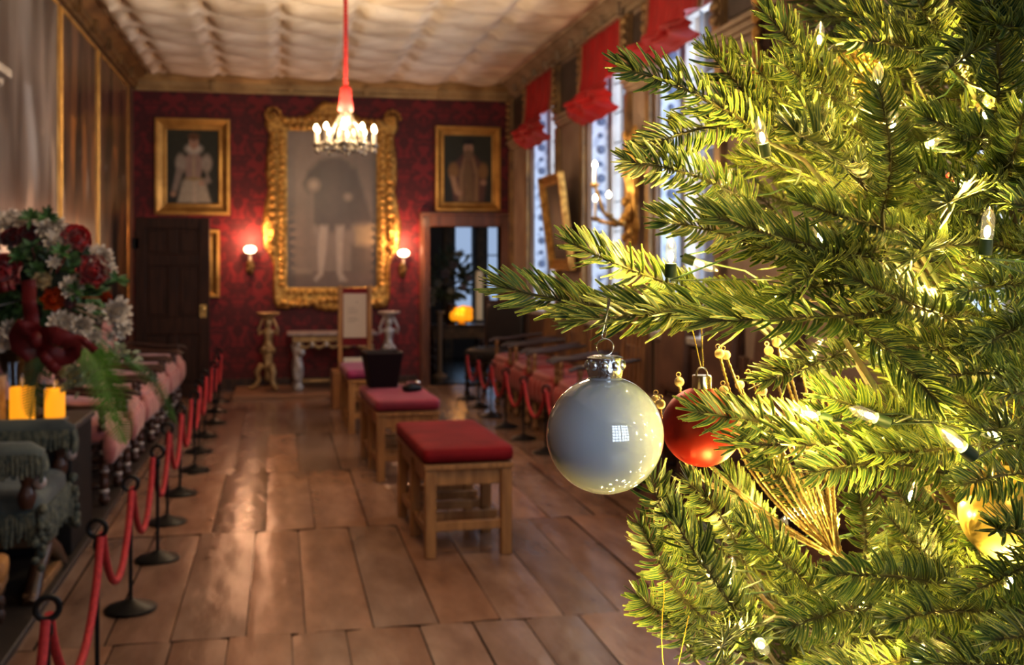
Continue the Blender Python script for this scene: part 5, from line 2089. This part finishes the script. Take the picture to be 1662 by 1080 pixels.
BUL = [(1236, 218, .84, (-.25, -.2, 1), 1), (1178, 294, .90, (.2, -.6, .6), 1), (1089, 412, .83, (.0, -.1, 1), 1), (1603, 370, .72, (.05, -.1, 1), 1), (1513, 231, .88, (-.1, -1, .1), 1),
       (1425, 132, .80, (.05, -.1, 1), .5), (1312, 672, .80, (-1, -.2, .3), 1), (1406, 673, .76, (-1, -.2, .4), 1), (1550, 716, .70, (-1, -.3, .8), 1), (1606, 703, .82, (-1, -.1, .4), .4),
       (1184, 930, .82, (.1, -.3, 1), 1), (1237, 1050, .78, (0, -1, .02), 1), (1322, 572, .93, (.3, -.3, .6), 1), (1140, 430, .95, (1, -.2, -.4), 1), (1575, 92, .86, (1, -.3, .2), .6),
       (1493, 1062, .84, (0, -.6, .8), 1), (1350, 850, .98, (.1, -.5, .8), 1.4), (1430, 560, .96, (.2, -.3, .6), 1), (1500, 640, 1.0, (.3, -.2, .8), 1), (1450, 200, .98, (0, -.2, 1), 1.2),
       (1560, 300, .98, (.3, 0, 1), 1), (1330, 380, .98, (-.3, -.1, 1), 1), (1480, 800, .98, (.3, -.1, 1), 1.2), (1620, 600, .92, (.3, -.3, 1), 1.1), (1640, 940, .9, (.1, -.2, 1), 1.2),
       (1400, 980, .96, (.2, -.2, 1), 1.1), (1270, 860, .96, (.1, -.3, 1), .9), (1600, 180, .96, (0, -.1, 1), 1.0), (1560, 470, .9, (0, -.3, 1), 1.0), (1095, 900, .93, (.4, -.3, 1), .9), (1250, 500, .98, (.4, -.3, 1), .9),
       (1150, 1040, .96, (.4, -.3, 1), .8), (1600, 850, 1.02, (0, -.3, 1), 1.2), (1660, 760, .96, (0, -.3, 1), 1.0), (955, 1130, .80, (.3, -.2, .8), .8), (1045, 1122, .84, (.2, -.2, .9), .7), (1330, 60, 1.0, (0, -.3, 1), .7), (1330, 720, 1.0, (0, -.3, 1), 1.0)]  # the two bulbs just below the frame are added to warm the white bauble's underside
PW = .92
r6 = random.Random(4)
while len(BUL) < 92:        # more lamps over the rest of the crown, beside and below the frame; the baubles mirror them
    if len(BUL) % 4:
        x_, y_, d_ = r6.uniform(1010, 1850), 1125 + 520 * r6.random() ** 1.5, r6.uniform(.70, .98)
    else:
        x_, y_, d_ = r6.uniform(1700, 2050), r6.uniform(350, 1100), r6.uniform(.58, .85)
    BUL.append((x_, y_, d_, (r6.uniform(-.4, .4), -.5, .7), .5 if len(BUL) % 3 == 0 else 0))
wire = []
for i, (x, y, d, ax_, k) in enumerate(BUL):
    p = at(x, y, d=d) - TP
    axv = Vector(ax_).normalized()
    # axes above are given as seen: x across the view, y towards it, z up
    axw = (Vector((CA, -SA, 0)) * axv.x + Vector((SA, CA, 0)) * axv.y + Vector((0, 0, axv.z))).normalized()
    M_ = basis(p - axw * .008, axw, Vector((0, 0, 1)) if abs(axw.z) < .8 else Vector((1, 0, 0))) @ Matrix.Rotation(-PI / 2, 4, 'X')
    m = MB()
    m.M = M_ @ Matrix.Scale(1.35, 4)
    m.lathe([(.0027, 0), (.0031, .003), (.0031, .010), (.0026, .0125), (.0012, .0148), (.0004, .0162), (0, .0164)], 12)
    bo = m.build('bulb', MBULB if i < 38 else MBULB2, string, smooth=50)
    m = MB()
    m.M = M_ @ Matrix.Scale(1.35, 4)
    m.ball((0, 0, .004), (.0016, .0016, .003), 8, 6)
    m.build('filament', MFIL, bo)
    m = MB()
    m.M = M_ @ Matrix.Scale(1.35, 4)
    m.lathe([(.0020, -.0075), (.0032, -.007), (.0033, -.002), (.0031, .0005), (0, .0008)], 10)
    m.build('socket', MSOCK, bo)
    wire.append(p - axw * .02)
    q = p + TP + axw * .004
    cd = (Vector((0, 0, EYE)) - q).normalized()
    if k > 0:
        lamp('fairy_light', 'POINT', q + cd * .0005, PW * k, (1, .74, .2), .0015)
m = MB()
order, left = [0], set(range(1, len(wire)))
while left:
    nx = min(left, key=lambda q: (wire[q] - wire[order[-1]]).length)
    order.append(nx)
    left.remove(nx)
for a, b in zip(order[:-1], order[1:]):
    A_, B_ = wire[a], wire[b]
    mid = (A_ + B_) / 2
    inw = Vector((-mid.x, -mid.y, 0)).normalized() * .13
    if (A_ - B_).length > .2:
        tz = lambda p, k: Vector((p.x * k, p.y * k, p.z))
        m.tube([A_, tz(A_, .75), tz(A_, .35), tz(mid, .2) * 1.0, tz(B_, .35), tz(B_, .75), B_], .0008, 5)
        continue
    m.tube([A_, A_.lerp(mid, .4) + inw * .4, mid + inw * .5, B_.lerp(mid, .4) + inw * .4, B_], .0008, 5)
m.build('wire', MSOCK, string, smooth=60)

# ================================================================== BAUBLES
def loop(m, top, bot, r_, sep=.004):
    pass


def bauble(name, lab, c_px, d, rp, mat, capmat, capstyle, cap_px):
    c = at(c_px[0], c_px[1], d=d)
    R = rp / FPX * d
    t = thing(name, lab, 'bauble', c)
    m = MB()
    m.ball((0, 0, 0), R, 64, 40)
    if capstyle == 'glass':
        m.lathe([(R * .34, R * .93), (R * .26, R * .99), (R * .235, R * 1.05), (R * .235, R * 1.12)], 40)
    m.build('globe', mat, t, smooth=80)
    return t, c, R
PEARL = mk('pearly white glass', (.60, .68, .77), .05, 0, (.55, .63, .72), 3, coat=1., coatrough=.015, spec=1.)
_p = PEARL.node_tree.nodes['Principled BSDF']
_p.inputs['Subsurface Weight'].default_value = .35
_p.inputs['Subsurface Radius'].default_value = (.05, .05, .03)
_p.inputs['Subsurface Scale'].default_value = .6
_p.inputs['Coat IOR'].default_value = 1.8
SILV = mk('silver cap', (.75, .76, .78), .22, 1, bump=.12, bscale=150)
THREAD = mk('twisted gold thread', (.6, .42, .06), .4, .6)
SWIRE = mk('silver wire', (.8, .76, .66), .2, 1)
t, c, R = bauble('white_bauble', 'glossy pearl white glass bauble with silver cap hanging from a fir tip', (982, 706), .76, 95.5, PEARL, SILV, 'glass', None)
m = MB()
z0 = R * 1.03
m.lathe([(R * .27, z0 - .002), (R * .305, z0 + .003), (R * .295, z0 + .006), (R * .295, z0 + .0105), (R * .31, z0 + .0115), (R * .25, z0 + .0125), (0, z0 + .0125)], 40,
        scal=lambda i, a: 1 + (.045 * abs(math.sin(5 * a)) if i in (0, 1) else .012 * math.sin(20 * a)))
for k in range(10):
    a = k * PI / 5
    m.ball((R * .295 * math.cos(a), R * .295 * math.sin(a), z0 + .0065), (.003, .003, .0035), 8, 6)
    m.bar((R * .30 * math.cos(a + .2), R * .30 * math.sin(a + .2), z0 + .003), (R * .30 * math.cos(a + .31), R * .30 * math.sin(a + .31), z0 + .010), .0009, .0009)
    m.bar((R * .30 * math.cos(a + .42), R * .30 * math.sin(a + .42), z0 + .003), (R * .30 * math.cos(a + .31), R * .30 * math.sin(a + .31), z0 + .010), .0009, .0009)
m.build('cap', SILV, t, smooth=50)
m = MB()
rr = .0058
vx = Vector((CA, -SA, 0))
m.tube([vx * (rr * math.cos(a)) + Vector((0, 0, z0 + .0125 + rr * 1.05 + rr * math.sin(a))) for a in [2 * PI * k / 24 for k in range(24)]], .00045, 6, closed=True)
m.build('cap_ring', SWIRE, t, smooth=60)
zr = z0 + .0125 + rr * 2.1
m = MB()
lp_ = [(-.001, zr - .001), (-.0022, zr + .001), (-.0012, zr + .005), (.0005, zr + .012), (.0025, zr + .02), (.004, zr + .027), (.003, zr + .0275), (.0022, zr + .02), (.0014, zr + .008), (.0013, zr + .002), (.0005, zr - .001)]
m.tube([vx * x + Vector((0, .0003 * k, z)) for k, (x, z) in enumerate(lp_)], .00055, 6)
m.build('hanger_loop', SWIRE, t, smooth=60)

MATTER = mk('matte red bauble', (.42, .022, .012), .42, .35, (.38, .018, .01), 3, spec=.6)
GOLDC = mk('gold cap', (.8, .6, .3), .18, 1)
t, c, R = bauble('red_bauble', 'matte red bauble with gold cap on a gold thread, behind the white bauble', (1139, 693), .86, 64.5, MATTER, GOLDC, 'metal', None)


def thread(m, a, b, r_=.00055):
    a, b = Vector(a), Vector(b)
    n = 46
    m.tube([a.lerp(b, k / n) + Vector((.0002 * math.sin(k * 2.1), 0, 0)) for k in range(n + 1)], [r_ * (1.25 if k % 2 else .8) for k in range(n + 1)], 6)


def goldcap(t, R, z0, w):
    m = MB()
    m.lathe([(w, z0 - .004), (w * 1.02, z0), (w * 1.02, z0 + .009), (w * .95, z0 + .0105), (0, z0 + .0105)], 32, scal=lambda i, a: 1 + .015 * math.sin(16 * a))
    m.build('cap', GOLDC, t, smooth=50)
    m = MB()
    m.tube([vx * (.0042 * math.cos(a)) + Vector((0, 0, z0 + .0105 + .006 * math.sin(a))) for a in [PI * k / 12 for k in range(13)]], .0008, 6)
    m.build('cap_ring', GOLDC, t, smooth=60)
    return z0 + .0165
zt = goldcap(t, R, R * .96, .0075)
m = MB()
thread(m, vx * -.0005 + Vector((0, 0, zt - .001)), at(1122, 528, d=.86) - c)
thread(m, vx * .001 + Vector((0, 0, zt - .001)), at(1138, 524, d=.86) - c)
m.build('hanging_thread', THREAD, t, smooth=60)

GB = mk('pearly gold bauble', (.55, .42, .17), .3, .3, (.36, .25, .07), 22, 3, coat=.5, coatrough=.15, ramp=(.35, .65))
t, c, R = bauble('gold_bauble', 'translucent pearly gold bauble half hidden by fir sprigs at the right edge', (1640, 832), .93, 80, GB, GOLDC, 'metal', None)
zt = goldcap(t, R, R * .96, .0085)
m = MB()
thread(m, vx * -.001 + Vector((0, 0, zt)), vx * -.004 + Vector((0, 0, zt + .05)))
thread(m, vx * .001 + Vector((0, 0, zt)), vx * .004 + Vector((0, 0, zt + .05)))
m.build('hanging_thread', THREAD, t, smooth=60)

GLIT = mk('gold glitter', (.75, .55, .16), .25, .9, (.3, .2, .05), 260, 2, 1., 300)
t, c, R = bauble('glitter_bauble', 'gold glitter bauble with clear top on a gold thread behind the upper sprigs', (1390, 124), 1.02, 44, GLIT, GOLDC, 'metal', None)
m = MB()
m.lathe([(.008, R * .95), (.0085, R * 1.0), (.006, R * 1.25), (.004, R * 1.3), (0, R * 1.31)], 20)
m.build('cap', mk('clear cap', (.85, .8, .65), .1, .3), t)
m = MB()
m.tube([vx * x + Vector((0, 0, z)) for x, z in ((-.004, R * 1.2), (-.012, R * 1.22), (-.02, R * 1.18), (-.026, R * 1.0), (-.027, R * .8))], .0005, 6)
m.build('cap_wire', SWIRE, t, smooth=60)
m = MB()
thread(m, vx * -.001 + Vector((0, 0, R * 1.25)), at(1367, -30, d=1.0) - c)
thread(m, vx * .001 + Vector((0, 0, R * 1.25)), at(1386, -30, d=1.0) - c)
m.build('hanging_thread', THREAD, t, smooth=60)

# thread loop hanging at the lower left of the tree, its ornament just below the frame
t = thing('thread_hung_bauble', 'long gold thread hanging down the tree\'s lower left edge', 'ornament', at(1090, 1150, d=.8))
c = at(1090, 1150, d=.8)
m = MB()
pts = [at(x, y, d=.8) - c for x, y in ((1077, 945), (1078, 970), (1075, 1000), (1074, 1040), (1076, 1075), (1085, 1105), (1090, 1122))]
m.tube([pts[min(int(k / 60 * 6), 5)].lerp(pts[min(int(k / 60 * 6), 5) + 1], k / 60 * 6 - min(int(k / 60 * 6), 5)) for k in range(61)], [.00035 * (1.3 if k % 2 else .75) for k in range(61)], 6)
thread(m, at(1118, 1000, d=.8) - c, at(1092, 1122, d=.8) - c, .00035)
m.build('hanging_thread', THREAD, t, smooth=60)
m = MB()
m.ball((0, 0, 0), .011, 24, 16)
m.build('globe', GB, t)

# ================================================================== BEADED SPRAY
BEAD = mk('pale gold beads', (.62, .48, .25), .28, .75, (.3, .2, .08), 160, 2)
PRL = mk('cream pearl', (.72, .56, .34), .22, .1, coat=.6, coatrough=.1)
D0 = .93
bs = at(1362, 905, d=D0)
spray = thing('beaded_spray', 'gold beaded ornament spray with pearl tips fanning out behind the red bauble', 'ornament', bs)


def stem(tip, mid, dt, pearl, off=(0, 0)):
    p0 = Vector((0, 0, 0)) + Vector((off[0] * .001, off[1] * .001, 0))
    p2 = at(tip[0], tip[1], d=dt) - bs
    p1 = at(mid[0], mid[1], d=(dt + D0) / 2) - bs
    m = MB()
    n = 90
    pts = [(1 - u) ** 2 * p0 + 2 * u * (1 - u) * p1 + u * u * p2 for u in [k / n for k in range(n + 1)]]
    m.tube(pts, [.0012 * (1.3 if k % 2 else .75) for k in range(n + 1)], 6)
    so = m.build('stem', BEAD, spray, smooth=60)
    if pearl:
        m = MB()
        dv = (pts[-1] - pts[-2]).normalized()
        m.ball(pts[-1] + dv * .003, .0042, 14, 10)
        for a in [2 * PI * k / 12 for k in range(12)]:
            pass
        q = pts[-1] + dv * .0092
        m.tube([q + vx * (.0018 * math.cos(a)) + Vector((0, 0, .0018 * math.sin(a))) for a in [2 * PI * k / 10 for k in range(10)]], .0004, 5, closed=True)
        m.build('pearl', PRL, so, smooth=80)
for tip, mid, dt in (((1169, 580), (1210, 760), .93), ((1180, 582), (1250, 770), .95), ((1103, 626), (1120, 800), .92), ((1175, 640), (1190, 790), .90), ((1203, 630), (1270, 780), .96), ((1221, 620), (1270, 740), .93),
                     ((1240, 640), (1300, 760), .92), ((1249, 575), (1290, 730), .96), ((1262, 562), (1310, 740), .93), ((1276, 581), (1320, 750), .97), ((1072, 662), (1070, 775), .9), ((1064, 655), (1060, 760), .92)):
    stem(tip, mid, dt, True, (rnd.uniform(-4, 4), rnd.uniform(-4, 4)))
for tip, mid, dt in (((1300, 590), (1330, 750), .97), ((1315, 610), (1345, 760), .92), ((1332, 600), (1340, 740), .99), ((1285, 640), (1330, 770), .94), ((1345, 640), (1350, 780), .95), ((1325, 650), (1340, 790), .98), ((1268, 650), (1290, 770), .97),
                     ((1240, 690), (1300, 810), .99), ((1205, 700), (1240, 800), .98), ((1150, 755), (1240, 840), .91), ((1190, 690), (1220, 790), .96)):
    stem(tip, mid, dt, False, (rnd.uniform(-5, 5), rnd.uniform(-5, 5)))

# a small red berry pick deep in the sprigs
c = at(1545, 291, d=.99)
t = thing('red_berry', 'small dark red berry tucked deep among the upper right sprigs', 'berry', c)
m = MB()
m.ball((0, 0, 0), (.006, .006, .007), 16, 10)
m.build('fruit', mk('dark red berry skin', (.3, .03, .03), .3), t, smooth=80)
m = MB()
m.tube([(0, 0, -.005), (.004, .003, -.02), (.012, .006, -.04)], .0008, 6)
m.build('stalk', MSOCK, t)
# ================================================================== LIGHT AND CAMERA
DAY = (.78, .88, 1.)
for (a, b), pw in zip(WIN, (30, 32, 42, 60)):
    lamp('daylight', 'AREA', (XR + .4, (a + b) / 2, (SILL + HEAD) / 2), pw, DAY, HEAD - SILL - .1, (0, PI / 2, 0), b - a - .1)
lamp('daylight', 'AREA', ((BW[0] + BW[1]) / 2, YB - .16, (BW[2] + BW[3]) / 2), 92, DAY, BW[1] - BW[0] - .1, (PI / 2, 0, 0), BW[3] - BW[2] - .1)
for a, b in NW:
    lamp('daylight', 'AREA', ((a + b) / 2, YN + .18, 1.6), 1.3, (.4, .68, 1.), b - a, (-PI / 2, 0, 0), 2.0)
# added warm fill lamp, unseen and without a fixture, to lift room and ceiling
lamp('chandelier_and_fill_light', 'POINT', (.55, 4.3, 2.75), 60, (1, .74, .48), .25)
lamp('room_light', 'POINT', (2.0, 15.2, 2.4), 6, (1, .72, .45), .2)

w = bpy.data.worlds.new('World')
bpy.context.scene.world = w
w.use_nodes = True
w.node_tree.nodes['Background'].inputs[0].default_value = (.6, .75, 1, 1)
w.node_tree.nodes['Background'].inputs[1].default_value = .6

cam = bpy.data.cameras.new('Camera')
co = bpy.data.objects.new('Camera', cam)
C.objects.link(co)
co.location = (0, 0, EYE)
co.rotation_euler = (PI / 2, 0, -YAW)
cam.sensor_width = 36
cam.lens = 36 * FPX / 1662
cam.shift_y = -(540 - HY) / 1662
cam.clip_start, cam.clip_end = .05, 60
cam.dof.use_dof = True
cam.dof.focus_distance = .78
cam.dof.aperture_fstop = 12
cam.dof.aperture_blades = 9
sc_ = bpy.context.scene
sc_.camera = co
sc_.view_settings.view_transform = 'Standard'
sc_.view_settings.look = 'None'
sc_.view_settings.exposure = 0.22
sc_.view_settings.gamma = .88
cy = sc_.cycles
cy.max_bounces = 7
cy.diffuse_bounces = 4
cy.glossy_bounces = 4
cy.transmission_bounces = 4
cy.transparent_max_bounces = 12
cy.caustics_reflective = cy.caustics_refractive = False
cy.sample_clamp_indirect = 4
cy.use_denoising = True
